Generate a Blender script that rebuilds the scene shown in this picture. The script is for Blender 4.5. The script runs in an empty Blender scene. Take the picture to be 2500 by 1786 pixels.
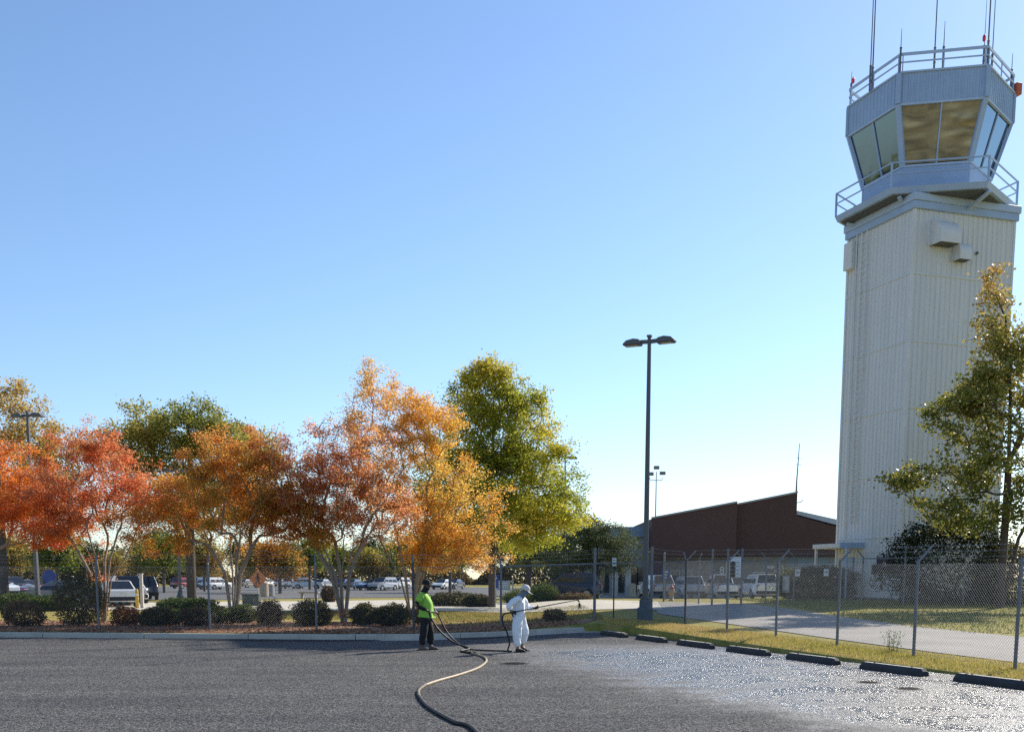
import bpy, bmesh, math, random
import numpy as np
from mathutils import Vector, Matrix
R = math.radians
sc = bpy.context.scene
C = sc.collection

# ------------------------------------------------------------------ camera, sky, sun, exposure
cam_d = bpy.data.cameras.new('camera'); cam = bpy.data.objects.new('camera', cam_d); C.objects.link(cam)
cam.location = (0, 0, 1.75); cam.rotation_euler = (R(90 - 7.5), 0, 0)
cam_d.sensor_width = 36; cam_d.lens = 37.44; cam_d.shift_y = 0.3441; cam_d.clip_end = 6000; cam_d.clip_start = .1
sc.camera = cam
SUN_AZ, SUN_EL = 43.0, 34.5
world = bpy.data.worlds.new('World'); sc.world = world; world.use_nodes = True
wn = world.node_tree.nodes; wl = world.node_tree.links
bg = wn['Background']; sky = wn.new('ShaderNodeTexSky'); sky.sky_type = 'NISHITA'; sky.sun_disc = False
sky.sun_elevation = R(SUN_EL); sky.sun_rotation = R(SUN_AZ); sky.altitude = 0; sky.air_density = 1.0; sky.dust_density = 0.3; sky.ozone_density = 4.6
wl.new(sky.outputs[0], bg.inputs['Color']); bg.inputs['Strength'].default_value = 0.118
sun_d = bpy.data.lights.new('sun', 'SUN'); sun_d.energy = 5.0; sun_d.angle = R(.53); sun_d.color = (1, .93, .82)
sun = bpy.data.objects.new('sun', sun_d); C.objects.link(sun)
sv = Vector((math.sin(R(SUN_AZ)) * math.cos(R(SUN_EL)), math.cos(R(SUN_AZ)) * math.cos(R(SUN_EL)), math.sin(R(SUN_EL))))
sun.rotation_euler = sv.to_track_quat('Z', 'Y').to_euler(); sun.location = (30, 30, 40)
sc.view_settings.view_transform = 'Standard'; sc.view_settings.look = 'None'; sc.view_settings.gamma = 1; sc.view_settings.exposure = 0.6
sc.render.engine = 'CYCLES'
cy = sc.cycles; cy.use_denoising = False; cy.max_bounces = 6; cy.diffuse_bounces = 5; cy.glossy_bounces = 2; cy.transmission_bounces = 3; cy.transparent_max_bounces = 6
cy.sample_clamp_indirect = 1.2; cy.sample_clamp_direct = 14

def lat(px, D): return (px - 1250) / 2600 * D      # lateral position of a bearing at a given distance

# ------------------------------------------------------------------ materials
MATS = {}
def new_mat(name):
    m = bpy.data.materials.new(name); m.use_nodes = True; MATS[name] = m
    return m, m.node_tree.nodes, m.node_tree.links, m.node_tree.nodes['Principled BSDF']
def mat(name, col, rough=.6, var=.12, vscale=6, bump=0, bscale=60, metal=0, spec=.5, col2=None, detail=6, coat=0, stretch=None):
    m, n, l, b = new_mat(name)
    tc = n.new('ShaderNodeTexCoord'); src = tc.outputs['Object']
    if stretch:
        mp = n.new('ShaderNodeMapping'); mp.inputs['Scale'].default_value = stretch; l.new(src, mp.inputs[0]); src = mp.outputs[0]
    nz = n.new('ShaderNodeTexNoise'); nz.inputs['Scale'].default_value = vscale; nz.inputs['Detail'].default_value = detail; nz.inputs['Roughness'].default_value = .6
    l.new(src, nz.inputs['Vector'])
    cr = n.new('ShaderNodeValToRGB'); cr.color_ramp.elements[0].position = .3; cr.color_ramp.elements[1].position = .7
    c2 = col2 or tuple(min(1, c * (1 + var)) for c in col); c1 = tuple(c * (1 - var) for c in col) if not col2 else col
    cr.color_ramp.elements[0].color = (*c1, 1); cr.color_ramp.elements[1].color = (*c2, 1)
    l.new(nz.outputs['Fac'], cr.inputs[0]); l.new(cr.outputs[0], b.inputs['Base Color'])
    b.inputs['Roughness'].default_value = rough; b.inputs['Metallic'].default_value = metal; b.inputs['Specular IOR Level'].default_value = spec
    b.inputs['Coat Weight'].default_value = coat
    if coat: b.inputs['Coat Roughness'].default_value = .06
    if bump:
        nb = n.new('ShaderNodeTexNoise'); nb.inputs['Scale'].default_value = bscale; nb.inputs['Detail'].default_value = 4; l.new(src, nb.inputs['Vector'])
        bp = n.new('ShaderNodeBump'); bp.inputs['Strength'].default_value = bump; bp.inputs['Distance'].default_value = .02
        l.new(nb.outputs['Fac'], bp.inputs['Height']); l.new(bp.outputs[0], b.inputs['Normal'])
    return m

def asphalt_mat():
    m, n, l, b = new_mat('asphalt')
    tc = n.new('ShaderNodeTexCoord'); P = tc.outputs['Object']
    def noise(s, d=3, r=.6):
        q = n.new('ShaderNodeTexNoise'); q.inputs['Scale'].default_value = s; q.inputs['Detail'].default_value = d; q.inputs['Roughness'].default_value = r; l.new(P, q.inputs['Vector']); return q
    def math_(op, a, b_=None, clamp=False):
        q = n.new('ShaderNodeMath'); q.operation = op; q.use_clamp = clamp
        for i, v in enumerate((a, b_)):
            if v is None: continue
            if isinstance(v, (int, float)): q.inputs[i].default_value = v
            else: l.new(v, q.inputs[i])
        return q.outputs[0]
    def sstep(v, a, b_):
        q = n.new('ShaderNodeMapRange'); q.interpolation_type = 'SMOOTHSTEP'; q.inputs['From Min'].default_value = a; q.inputs['From Max'].default_value = b_; l.new(v, q.inputs['Value']); return q.outputs[0]
    sx = n.new('ShaderNodeSeparateXYZ'); l.new(P, sx.inputs[0]); X, Y = sx.outputs[0], sx.outputs[1]
    big = noise(.35, 4); mid = noise(1.1, 5)
    # distance across the parking bays: the row of bays along the wheel stops has just been sprayed
    d = math_('ADD', math_('ADD', math_('MULTIPLY', X, .952), math_('MULTIPLY', Y, .306)), -(.952 * 2.84 + .306 * 33.55))
    dj = math_('ADD', d, math_('MULTIPLY', math_('SUBTRACT', mid.outputs['Fac'], .5), 2.4))
    wet = sstep(dj, -6.6, -3.9)
    yj = math_('ADD', Y, math_('MULTIPLY', math_('SUBTRACT', big.outputs['Fac'], .5), 5))
    wet = math_('MULTIPLY', wet, math_('SUBTRACT', 1.0, sstep(yj, 24.5, 30.0)))
    # a dull streak inside the fresh band
    stre = sstep(mid.outputs['Fac'], .42, .60)
    wet = math_('MULTIPLY', wet, math_('ADD', .66, math_('MULTIPLY', stre, .34)))
    vor = n.new('ShaderNodeTexVoronoi'); vor.inputs['Scale'].default_value = 62; l.new(P, vor.inputs['Vector'])
    vor2 = n.new('ShaderNodeTexVoronoi'); vor2.inputs['Scale'].default_value = 150; l.new(P, vor2.inputs['Vector'])
    fine = noise(240, 2)
    # base colour: aggregate chips of different greys
    chip = n.new('ShaderNodeValToRGB'); e = chip.color_ramp.elements
    e[0].position = .15; e[0].color = (.03, .031, .033, 1); e[1].position = .95; e[1].color = (.31, .30, .285, 1)
    e2 = e.new(.6); e2.color = (.105, .104, .104, 1)
    sp = n.new('ShaderNodeSeparateColor'); l.new(vor.outputs['Color'], sp.inputs[0])
    l.new(sp.outputs[0], chip.inputs[0])
    pat = n.new('ShaderNodeMix'); pat.data_type = 'RGBA'; pat.blend_type = 'MULTIPLY'; pat.inputs[0].default_value = 1
    pr = n.new('ShaderNodeValToRGB'); pr.color_ramp.elements[0].position = .3; pr.color_ramp.elements[1].position = .7
    pr.color_ramp.elements[0].position = .36; pr.color_ramp.elements[1].position = .64; pr.color_ramp.elements[0].color = (.74, .74, .76, 1); pr.color_ramp.elements[1].color = (1.14, 1.13, 1.10, 1)
    mp = n.new('ShaderNodeMapping'); mp.inputs['Scale'].default_value = (.12, 1.1, 1); mp.inputs['Rotation'].default_value = (0, 0, .18); l.new(P, mp.inputs[0])
    st_ = n.new('ShaderNodeTexNoise'); st_.inputs['Scale'].default_value = 1.0; st_.inputs['Detail'].default_value = 6; l.new(mp.outputs[0], st_.inputs['Vector'])
    bs = math_('ADD', math_('MULTIPLY', big.outputs['Fac'], .45), math_('MULTIPLY', st_.outputs['Fac'], .55))
    l.new(bs, pr.inputs[0]); l.new(chip.outputs[0], pat.inputs[6]); l.new(pr.outputs[0], pat.inputs[7])
    l.new(pat.outputs[2], b.inputs['Base Color'])
    rg = n.new('ShaderNodeMix'); rg.inputs[2].default_value = .75; rg.inputs[3].default_value = .21; l.new(wet, rg.inputs[0]); l.new(rg.outputs[0], b.inputs['Roughness'])
    sg = n.new('ShaderNodeMix'); sg.inputs[2].default_value = .04; sg.inputs[3].default_value = .5; l.new(wet, sg.inputs[0]); l.new(sg.outputs[0], b.inputs['Specular IOR Level'])
    hgt = math_('ADD', math_('ADD', math_('MULTIPLY', vor.outputs['Distance'], -1.0), math_('MULTIPLY', sp.outputs[1], .45)), math_('MULTIPLY', vor2.outputs['Distance'], -.5))
    hgt = math_('ADD', hgt, math_('MULTIPLY', fine.outputs['Fac'], .25))
    bp = n.new('ShaderNodeBump'); bp.inputs['Strength'].default_value = .85; bp.inputs['Distance'].default_value = .012
    l.new(hgt, bp.inputs['Height'])
    vf = n.new('ShaderNodeTexVoronoi'); vf.inputs['Scale'].default_value = 50; l.new(P, vf.inputs['Vector'])
    sb = n.new('ShaderNodeVectorMath'); sb.operation = 'MULTIPLY_ADD'; l.new(vf.outputs['Color'], sb.inputs[0]); sb.inputs[1].default_value = (1.7, 1.7, 0); sb.inputs[2].default_value = (-.85, -.85, 1)
    nf = n.new('ShaderNodeVectorMath'); nf.operation = 'NORMALIZE'; l.new(sb.outputs[0], nf.inputs[0])
    fw = math_('MULTIPLY', wet, .62)
    mxn = n.new('ShaderNodeMix'); mxn.data_type = 'VECTOR'; l.new(fw, mxn.inputs[0]); l.new(bp.outputs[0], mxn.inputs[4]); l.new(nf.outputs[0], mxn.inputs[5])
    nn = n.new('ShaderNodeVectorMath'); nn.operation = 'NORMALIZE'; l.new(mxn.outputs[1], nn.inputs[0]); l.new(nn.outputs[0], b.inputs['Normal'])
    return m

def leaf_mat(name, trans=.42, rough=.5, spec=.3):
    m, n, l, b = new_mat(name)
    at = n.new('ShaderNodeAttribute'); at.attribute_name = 'Col'
    b.inputs['Roughness'].default_value = rough; b.inputs['Specular IOR Level'].default_value = spec
    l.new(at.outputs['Color'], b.inputs['Base Color'])
    tr = n.new('ShaderNodeBsdfTranslucent'); l.new(at.outputs['Color'], tr.inputs['Color'])
    mx = n.new('ShaderNodeMixShader'); mx.inputs[0].default_value = trans
    out = n['Material Output']; l.new(b.outputs[0], mx.inputs[1]); l.new(tr.outputs[0], mx.inputs[2]); l.new(mx.outputs[0], out.inputs[0])
    return m

def ground_mat(name, cols, scale=1.2, fine=14, rough=.95, bump=.6):
    m, n, l, b = new_mat(name)
    tc = n.new('ShaderNodeTexCoord')
    a = n.new('ShaderNodeTexNoise'); a.inputs['Scale'].default_value = scale; a.inputs['Detail'].default_value = 7; a.inputs['Roughness'].default_value = .65; l.new(tc.outputs['Object'], a.inputs['Vector'])
    f = n.new('ShaderNodeTexNoise'); f.inputs['Scale'].default_value = fine; f.inputs['Detail'].default_value = 5; l.new(tc.outputs['Object'], f.inputs['Vector'])
    mx = n.new('ShaderNodeMix'); mx.inputs[0].default_value = .45; l.new(a.outputs['Fac'], mx.inputs[2]); l.new(f.outputs['Fac'], mx.inputs[3])
    cr = n.new('ShaderNodeValToRGB'); e = cr.color_ramp.elements
    while len(e) < len(cols): e.new(.5)
    for i, c in enumerate(cols):
        e[i].position = .34 + .32 * i / (len(cols) - 1); e[i].color = (*c, 1)
    l.new(mx.outputs[0], cr.inputs[0]); l.new(cr.outputs[0], b.inputs['Base Color'])
    b.inputs['Roughness'].default_value = rough; b.inputs['Specular IOR Level'].default_value = .15
    bp = n.new('ShaderNodeBump'); bp.inputs['Strength'].default_value = bump; bp.inputs['Distance'].default_value = .06; l.new(f.outputs['Fac'], bp.inputs['Height']); l.new(bp.outputs[0], b.inputs['Normal'])
    return m

asphalt_mat()
ground_mat('turf', [(.12, .135, .025), (.24, .22, .045), (.34, .27, .08), (.38, .28, .13)])
ground_mat('mulch', [(.10, .055, .032), (.22, .12, .07), (.34, .22, .14), (.46, .34, .24)], 2, 20)
ground_mat('road', [(.23, .215, .195), (.31, .29, .26), (.38, .35, .31)], .5, 30, .8, .25)
ground_mat('far_lot', [(.11, .11, .11), (.15, .148, .145)], .2, 12, .85, .2)
ground_mat('concrete_pave', [(.42, .38, .31), (.52, .48, .40), (.58, .54, .46)], .35, 20, .85, .15)
ground_mat('kerb_concrete', [(.34, .30, .25), (.48, .43, .36), (.58, .52, .44)], 1.1, 26, .88, .25)
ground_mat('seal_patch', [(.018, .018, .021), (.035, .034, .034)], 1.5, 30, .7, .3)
ground_mat('grass_blade_base', [(.05, .07, .015), (.12, .13, .03)], 1, 10)
mat('stop_black', (.04, .04, .043), .75, .35, 7, .35, 40)
mat('stop_top', (.58, .54, .46), .85, .25, 9, .2, 40)  # worn stop top, made cream to paint in the sun on it
mat('galv', (.17, .18, .20), .55, .16, 14, .08, 60, metal=.35)
mat('wire', (.24, .25, .265), .55, .1, 10, metal=.3)
mat('tower_white', (.66, .655, .63), .55, .07, 1.6, 0, stretch=(2.2, 2.2, .10))
mat('tower_white_trim', (.66, .655, .63), .55, .06, 1.5)
mat('tower_blue', (.34, .45, .62), .5, .07, 1.2, 0)
mat('tower_blue_pale', (.42, .52, .66), .5, .06, 1.2, 0)
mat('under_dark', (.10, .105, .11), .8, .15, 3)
mat('bronze', (.10, .098, .10), .5, .12, 8, metal=.3)
mat('lens', (.5, .5, .48), .3, .05, 5)
mat('base_grey', (.09, .11, .13), .8, .12, 5, .2, 30)
mat('red_lamp', (.75, .03, .05), .3, .05, 5)
mat('orange_box', (.50, .10, .03), .5, .08, 5)
mat('antenna', (.16, .17, .19), .5, .1, 5, metal=.4)
mat('terminal_brown', (.085, .042, .036), .75, .1, .4, .1, 8)
mat('terminal_brown2', (.068, .033, .029), .75, .1, .4, .1, 8)
mat('stone_wall', (.20, .18, .15), .85, .2, 2.5, .25, 10)
mat('brick_wall', (.22, .12, .09), .85, .15, 3, .2, 20)
mat('roof_metal', (.42, .46, .50), .45, .06, .6, metal=.3)
mat('roof_blue', (.16, .24, .33), .45, .06, .6)
mat('dark_glass', (.015, .018, .022), .06, .1, 3, spec=.8)
mat('frame_pale', (.42, .42, .40), .5, .08, 3)
mat('trim_grey', (.3, .31, .32), .6, .08, 3)
mat('bark_pale', (.30, .235, .165), .8, .3, 9, .4, 30, stretch=(3, 3, .6))
mat('bark_dark', (.085, .065, .05), .9, .3, 9, .6, 25, stretch=(3, 3, .6))
mat('bark_grey', (.14, .12, .10), .9, .3, 9, .6, 25, stretch=(3, 3, .6))
leaf_mat('leaf', .58, .6, .15); leaf_mat('leaf_gloss', .42, .45, .28); leaf_mat('leaf_shrub', .3, .6, .12)
leaf_mat('litter', .1, .8, .1); leaf_mat('blade', .45, .6, .2)
mat('rubber', (.012, .012, .012), .75, .2, 20)
mat('rim', (.35, .35, .36), .35, .1, 10, metal=.8)
mat('lamp_red', (.30, .012, .015), .2, .1, 10)
mat('lamp_clear', (.62, .64, .66), .12, .1, 10)
mat('plate', (.6, .6, .58), .5, .1, 30)
for nm, c in dict(white=(.72, .72, .70), silver=(.40, .41, .42), black=(.012, .012, .014), blue=(.02, .045, .14), navy=(.012, .02, .055), red=(.30, .015, .02), grey=(.13, .14, .15), maroon=(.09, .012, .018), sky=(.10, .16, .24), tan=(.30, .26, .19)).items():
    mat('paint_' + nm, c, .28, .03, 2, coat=.8, metal=.0)
mat('sign_blue', (.02, .055, .28), .45, .05, 5); mat('sign_white', (.70, .71, .70), .5, .05, 5); mat('sign_orange', (.42, .13, .03), .5, .08, 5)
mat('sign_black', (.012, .012, .012), .6, .1, 5); mat('sign_plum', (.05, .032, .06), .5, .08, 5); mat('sign_pale_blue', (.34, .44, .50), .5, .08, 9)
mat('post_pale', (.50, .47, .42), .7, .1, 8); mat('post_black', (.015, .015, .016), .6, .1, 8)
mat('yellow_paint', (.62, .38, .02), .5, .12, 8); mat('hydrant_tan', (.50, .36, .24), .6, .1, 8); mat('hydrant_red', (.45, .12, .09), .5, .1, 8)
mat('bin_tan', (.45, .36, .26), .8, .1, 8); mat('utility_green', (.035, .05, .04), .6, .1, 5)
mat('hose_sunlit', (.36, .28, .18), .45, .2, 6, .1, 50); mat('hose_black', (.016, .016, .018), .5, .2, 6, .1, 50, spec=.3)  # the tan is sun glare on the hose, put into its colour
mat('hose_half_lit', (.17, .135, .09), .5, .45, 9, .1, 50, spec=.3)  # step between the sunlit and shaded hose tones, also painted light
mat('hose_shaded', (.05, .042, .033), .5, .25, 6, .1, 50, spec=.3)  # hose tone for the stretch painted as shaded
mat('cast_iron', (.03, .028, .026), .65, .3, 20, .3, 40, spec=.2)
mat('hi_vis', (.27, .52, .06), .75, .07, 5, .5, 14); mat('shirt_grey', (.32, .36, .30), .8, .1, 8)
mat('cloth_black', (.010, .010, .012), .85, .3, 8, .5, 18); mat('cloth_white', (.80, .82, .85), .7, .03, 6, .55, 12)
mat('skin_dark', (.11, .058, .038), .5, .1, 10); mat('skin_mid', (.30, .16, .10), .5, .1, 10)
mat('hood_grey', (.16, .18, .22), .8, .1, 8); mat('cap_cream', (.62, .60, .54), .75, .06, 8); mat('boot_tan', (.14, .12, .10), .8, .2, 8)
mat('spray_drop', (.04, .03, .03), .3, .1, 8)
def film_mat():
    m, n, l, b = new_mat('window_film')
    tc = n.new('ShaderNodeTexCoord'); mp = n.new('ShaderNodeMapping'); mp.inputs['Rotation'].default_value = (0, .75, .3); mp.inputs['Scale'].default_value = (.55, .55, 1.5); l.new(tc.outputs['Object'], mp.inputs[0])
    a = n.new('ShaderNodeTexNoise'); a.inputs['Scale'].default_value = 1.0; a.inputs['Detail'].default_value = 4; a.inputs['Distortion'].default_value = 1.4; l.new(mp.outputs[0], a.inputs['Vector'])
    cr = n.new('ShaderNodeValToRGB'); e = cr.color_ramp.elements; e[0].position = .34; e[0].color = (.19, .155, .09, 1); e[1].position = .66; e[1].color = (.42, .34, .19, 1); x = e.new(.5); x.color = (.30, .245, .14, 1)
    l.new(a.outputs['Fac'], cr.inputs[0]); l.new(cr.outputs[0], b.inputs['Base Color']); b.inputs['Roughness'].default_value = .3; b.inputs['Metallic'].default_value = .45
    f = n.new('ShaderNodeTexNoise'); f.noise_type = 'RIDGED_MULTIFRACTAL'; f.inputs['Scale'].default_value = 1.1; f.inputs['Detail'].default_value = 3; l.new(mp.outputs[0], f.inputs['Vector'])
    bp = n.new('ShaderNodeBump'); bp.inputs['Strength'].default_value = .9; bp.inputs['Distance'].default_value = .10; l.new(f.outputs['Fac'], bp.inputs['Height']); l.new(bp.outputs[0], b.inputs['Normal'])
film_mat()

def pane_mat():
    m, n, l, b = new_mat('mirror_glass')
    b.inputs['Base Color'].default_value = (.13, .20, .27, 1); b.inputs['Metallic'].default_value = .92; b.inputs['Roughness'].default_value = .04
    tc = n.new('ShaderNodeTexCoord'); nb = n.new('ShaderNodeTexNoise'); nb.inputs['Scale'].default_value = .8; l.new(tc.outputs['Object'], nb.inputs['Vector'])
    bp = n.new('ShaderNodeBump'); bp.inputs['Strength'].default_value = .12; bp.inputs['Distance'].default_value = .05; l.new(nb.outputs['Fac'], bp.inputs['Height']); l.new(bp.outputs[0], b.inputs['Normal'])
pane_mat()

# ------------------------------------------------------------------ mesh helpers
class MB:
    def __init__(s): s.v = []; s.f = []
    def poly(s, pts):
        i = len(s.v); s.v += [tuple(p) for p in pts]; s.f.append(tuple(range(i, i + len(pts)))); return s
    def box(s, c, d, rz=0, tx=1, ty=1):
        """box centred at c with size d; tx, ty scale the top"""
        i = len(s.v); cz, sz = math.cos(rz), math.sin(rz)
        for k in (-1, 1):
            for (a, b) in ((-1, -1), (1, -1), (1, 1), (-1, 1)):
                x = a * d[0] / 2 * (tx if k > 0 else 1); y = b * d[1] / 2 * (ty if k > 0 else 1)
                s.v.append((c[0] + x * cz - y * sz, c[1] + x * sz + y * cz, c[2] + k * d[2] / 2))
        s.f += [(i + 3, i + 2, i + 1, i), (i + 4, i + 5, i + 6, i + 7)] + [(i + j, i + (j + 1) % 4, i + 4 + (j + 1) % 4, i + 4 + j) for j in range(4)]
        return s
    def extrude(s, loop, vec):
        i = len(s.v); n = len(loop); vec = Vector(vec)
        s.v += [tuple(p) for p in loop] + [tuple(Vector(p) + vec) for p in loop]
        s.f += [tuple(range(i + n - 1, i - 1, -1)), tuple(range(i + n, i + 2 * n))] + [(i + j, i + (j + 1) % n, i + n + (j + 1) % n, i + n + j) for j in range(n)]
        return s
    def tube(s, pts, r, n=6, cap=True):
        pts = [Vector(p) for p in pts]; m = len(pts)
        rs = [r] * m if isinstance(r, (int, float)) else r
        t0 = (pts[1] - pts[0]).normalized(); u = t0.orthogonal().normalized(); base = len(s.v)
        for k in range(m):
            t = (pts[min(k + 1, m - 1)] - pts[max(k - 1, 0)])
            if t.length < 1e-9: t = t0
            t.normalize(); u = (u - t * u.dot(t))
            u = u.normalized() if u.length > 1e-6 else t.orthogonal().normalized()
            w = t.cross(u)
            for j in range(n):
                a = 2 * math.pi * j / n; s.v.append(tuple(pts[k] + (u * math.cos(a) + w * math.sin(a)) * rs[k]))
        for k in range(m - 1):
            for j in range(n):
                a = base + k * n + j; b = base + k * n + (j + 1) % n; s.f.append((a, b, b + n, a + n))
        if cap:
            s.f.append(tuple(range(base + n - 1, base - 1, -1))); s.f.append(tuple(range(base + (m - 1) * n, base + m * n)))
        return s
    def bar(s, a, b, w, d=None, up=(0, 0, 1)):
        """square bar from a to b"""
        a, b = Vector(a), Vector(b); t = (b - a).normalized(); d = d or w
        u = Vector(up).cross(t)
        u = t.orthogonal() if u.length < 1e-4 else u
        u.normalize(); v = t.cross(u)
        lp = [a + u * x * w / 2 + v * y * d / 2 for x, y in ((-1, -1), (1, -1), (1, 1), (-1, 1))]
        return s.extrude(lp, b - a)
    def lathe(s, prof, c=(0, 0, 0), n=16):
        base = len(s.v)
        for (r, z) in prof:
            for j in range(n):
                a = 2 * math.pi * j / n; s.v.append((c[0] + r * math.cos(a), c[1] + r * math.sin(a), c[2] + z))
        for k in range(len(prof) - 1):
            for j in range(n):
                a = base + k * n + j; b = base + k * n + (j + 1) % n; s.f.append((a, b, b + n, a + n))
        s.f.append(tuple(range(base + n - 1, base - 1, -1))); s.f.append(tuple(range(base + (len(prof) - 1) * n, base + len(prof) * n)))
        return s
    def mesh(s, name, m, bevel=0, smooth=False):
        me = bpy.data.meshes.new(name); me.from_pydata(s.v, [], s.f)
        if bevel:
            bm = bmesh.new(); bm.from_mesh(me)
            es = [e for e in bm.edges if len(e.link_faces) == 2 and e.calc_face_angle(0) > .6]
            bmesh.ops.bevel(bm, geom=es, offset=bevel, segments=1, affect='EDGES', clamp_overlap=True); bm.to_mesh(me); bm.free()
        if smooth: me.polygons.foreach_set('use_smooth', [True] * len(me.polygons))
        me.materials.append(MATS[m]); me.update(); return me
    def build(s, name, m, parent=None, bevel=0, smooth=False, loc=None, rot=None):
        return link(name, s.mesh(name, m, bevel, smooth), parent, loc, rot)
def link(name, me, parent=None, loc=None, rot=None):
    o = bpy.data.objects.new(name, me); C.objects.link(o)
    if parent is not None: o.parent = parent
    if loc is not None: o.location = loc
    if rot is not None: o.rotation_euler = rot if hasattr(rot, '__len__') else (0, 0, rot)
    return o
def tag(o, label=None, cat=None, group=None, kind=None):
    if label: o['label'] = label
    if cat: o['category'] = cat
    if group: o['group'] = group
    if kind: o['kind'] = kind
    return o
def thing(name, loc, label, cat, rz=0, group=None):
    o = bpy.data.objects.new(name, None); C.objects.link(o); o.location = loc; o.rotation_euler = (0, 0, rz); o.empty_display_size = .2
    return tag(o, label, cat, group)
def copy_tree(o, parent=None):
    c = o.copy(); C.objects.link(c); c.parent = parent
    for ch in o.children: copy_tree(ch, c)
    return c
def place_copy(proto, used, loc, rz, label, group=None, scale=1):
    o = proto if not used else copy_tree(proto)
    o.location = loc; o.rotation_euler = (0, 0, rz); o.scale = scale if hasattr(scale, '__len__') else (scale,) * 3
    o['label'] = label
    if group: o['group'] = group
    return o

# ------------------------------------------------------------------ the lie of the land
def sst(a, b, x):
    t = min(1, max(0, (x - a) / (b - a))); return t * t * (3 - 2 * t)
EDGE = [(-300, 33), (-60, 32.6), (-15.4, 32), (-7.5, 30.95), (-5, 30.6), (-2.5, 30.9), (-.5, 32.2), (1.0, 34.0), (2.2, 35.3), (2.9, 35.5), (3.5, 34.0), (8.41, 18.6), (27.2, -40), (300, -40.1)]
def yedge(x):
    for (a, b), (c, d) in zip(EDGE, EDGE[1:]):
        if a <= x <= c: return b + (d - b) * (x - a) / (c - a)
    return EDGE[0][1] if x < 0 else EDGE[-1][1]
def gz(x, y):
    right = .03 + .47 * sst(16, 52, y) * (1 - sst(62, 88, y)) + .12 * sst(62, 88, y) + .18 * math.exp(-((x - 20.5) ** 2 + (y - 56.5) ** 2) / 90)
    w = sst(-1, 5, x)
    return .15 * (1 - w) + w * right
def terrain():
    xs = [-1500, -800, -400, -300, -200, -140, -100, -80, -60, -50, -40] + [-32 + i for i in range(30)] + [-2 + .5 * i for i in range(9)] + [2.9, 3.2, 3.5] + [3.5 + .35 * i for i in range(1, 60)] + [25 + 1.5 * i for i in range(1, 24)] + [70, 90, 120, 170, 240, 300, 600, 1500]
    ts = [0, .06, .4, .9, 1.5, 2.2, 3, 4, 5, 6.2, 7.5, 9, 11, 13, 15, 17, 19, 21, 23, 25, 28, 31, 34, 38, 42, 47, 53, 60, 70, 80, 95, 120, 160, 240, 400, 800, 2500]
    v = []; f = []
    for x in xs:
        for k, t in enumerate(ts):
            y = yedge(x) + t + (.14 if x < 2.6 else 0); v.append((x, y, gz(x, y) if k else -.04))
    n = len(ts)
    for i in range(len(xs) - 1):
        for k in range(n - 1):
            a = i * n + k; f.append((a, a + n, a + n + 1, a + 1))
    mb = MB(); mb.v, mb.f = v, f
    return tag(mb.build('ground', 'turf', smooth=True), kind='structure')
terrain()
def strip(name, near, far, m, dz, nu=60, nv=12, kind='structure'):
    """sheet lying on the land between two polylines"""
    def samp(pl, u):
        L = [0]
        for a, b in zip(pl, pl[1:]): L.append(L[-1] + math.dist(a, b))
        s = u * L[-1]
        for k in range(len(pl) - 1):
            if s <= L[k + 1] + 1e-9:
                t = (s - L[k]) / max(1e-9, L[k + 1] - L[k]); return [pl[k][j] + (pl[k + 1][j] - pl[k][j]) * t for j in (0, 1)]
        return pl[-1]
    mb = MB()
    for i in range(nu + 1):
        a, b = samp(near, i / nu), samp(far, i / nu)
        for k in range(nv + 1):
            x, y = (a[j] + (b[j] - a[j]) * k / nv for j in (0, 1)); mb.v.append((x, y, gz(x, y) + dz))
    for i in range(nu):
        for k in range(nv):
            a = i * (nv + 1) + k; mb.f.append((a, a + nv + 1, a + nv + 2, a + 1))
    return tag(mb.build(name, m, smooth=True), kind=kind)
# parking lot in the foreground
mb = MB(); xs = sorted({e[0] for e in EDGE} | set(range(-60, 28, 2)))
for i, x in enumerate(xs):
    for t in (0, .5, 1): mb.v.append((x, -60 + (yedge(x) + .17 + 60) * t, 0))
    if i:
        a = (i - 1) * 3; mb.f += [(a, a + 3, a + 4, a + 1), (a + 1, a + 4, a + 5, a + 2)]
tag(mb.build('parking_lot', 'asphalt'), kind='structure')
# mulch bed behind the kerb, grass stays beyond it
strip('mulch_bed', [(-60, 33), (-15.4, 32.4), (-7.5, 31.4), (-5, 31), (-2.5, 31.3), (-.5, 32.7), (1.0, 34.4), (2.4, 35.8)], [(-60, 41), (-20, 40.6), (-12, 40.2), (-6, 39.4), (-3, 37.5), (-1, 36.6), (1.5, 37.8), (3.2, 38.8)], 'mulch', .012)
strip('concrete_drive', [(-60, 57), (-25, 55), (-12, 52.5), (-4, 53), (0, 49), (3.2, 45.5), (6.2, 44)], [(-60, 69), (-25, 71), (-14, 75), (-8, 79), (-2, 71), (4, 63), (7.6, 56)], 'concrete_pave', .03, 80, 16)
strip('driveway', [(5.6, 41), (6.35, 37.5), (7.1, 34.3), (8.3, 29), (9.6, 23.5), (11.2, 17.5), (15, 3), (20, -16)], [(7.2, 56), (11.2, 50.5), (11.6, 44), (12.0, 38), (12.6, 33), (14.0, 28), (19, 12), (27, -10)], 'road', .02, 60, 16)
strip('far_parking_lot', [(-95, 84), (-50, 78), (-22, 80), (-16, 86), (-4, 92), (2, 92)], [(-150, 215), (-80, 215), (-50, 215), (-20, 205), (-4, 190), (10, 170)], 'far_lot', .03, 40, 20)
strip('terminal_drive', [(3, 70), (8, 69), (14, 74), (30, 78)], [(-1, 88), (10, 89), (20, 89), (36, 89)], 'far_lot', .03, 30, 12)
strip('pavement', [(-2, 90.5), (10, 90.5), (38, 90.5)], [(-2, 96), (10, 96), (38, 96)], 'concrete_pave', .03, 20, 4)
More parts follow.
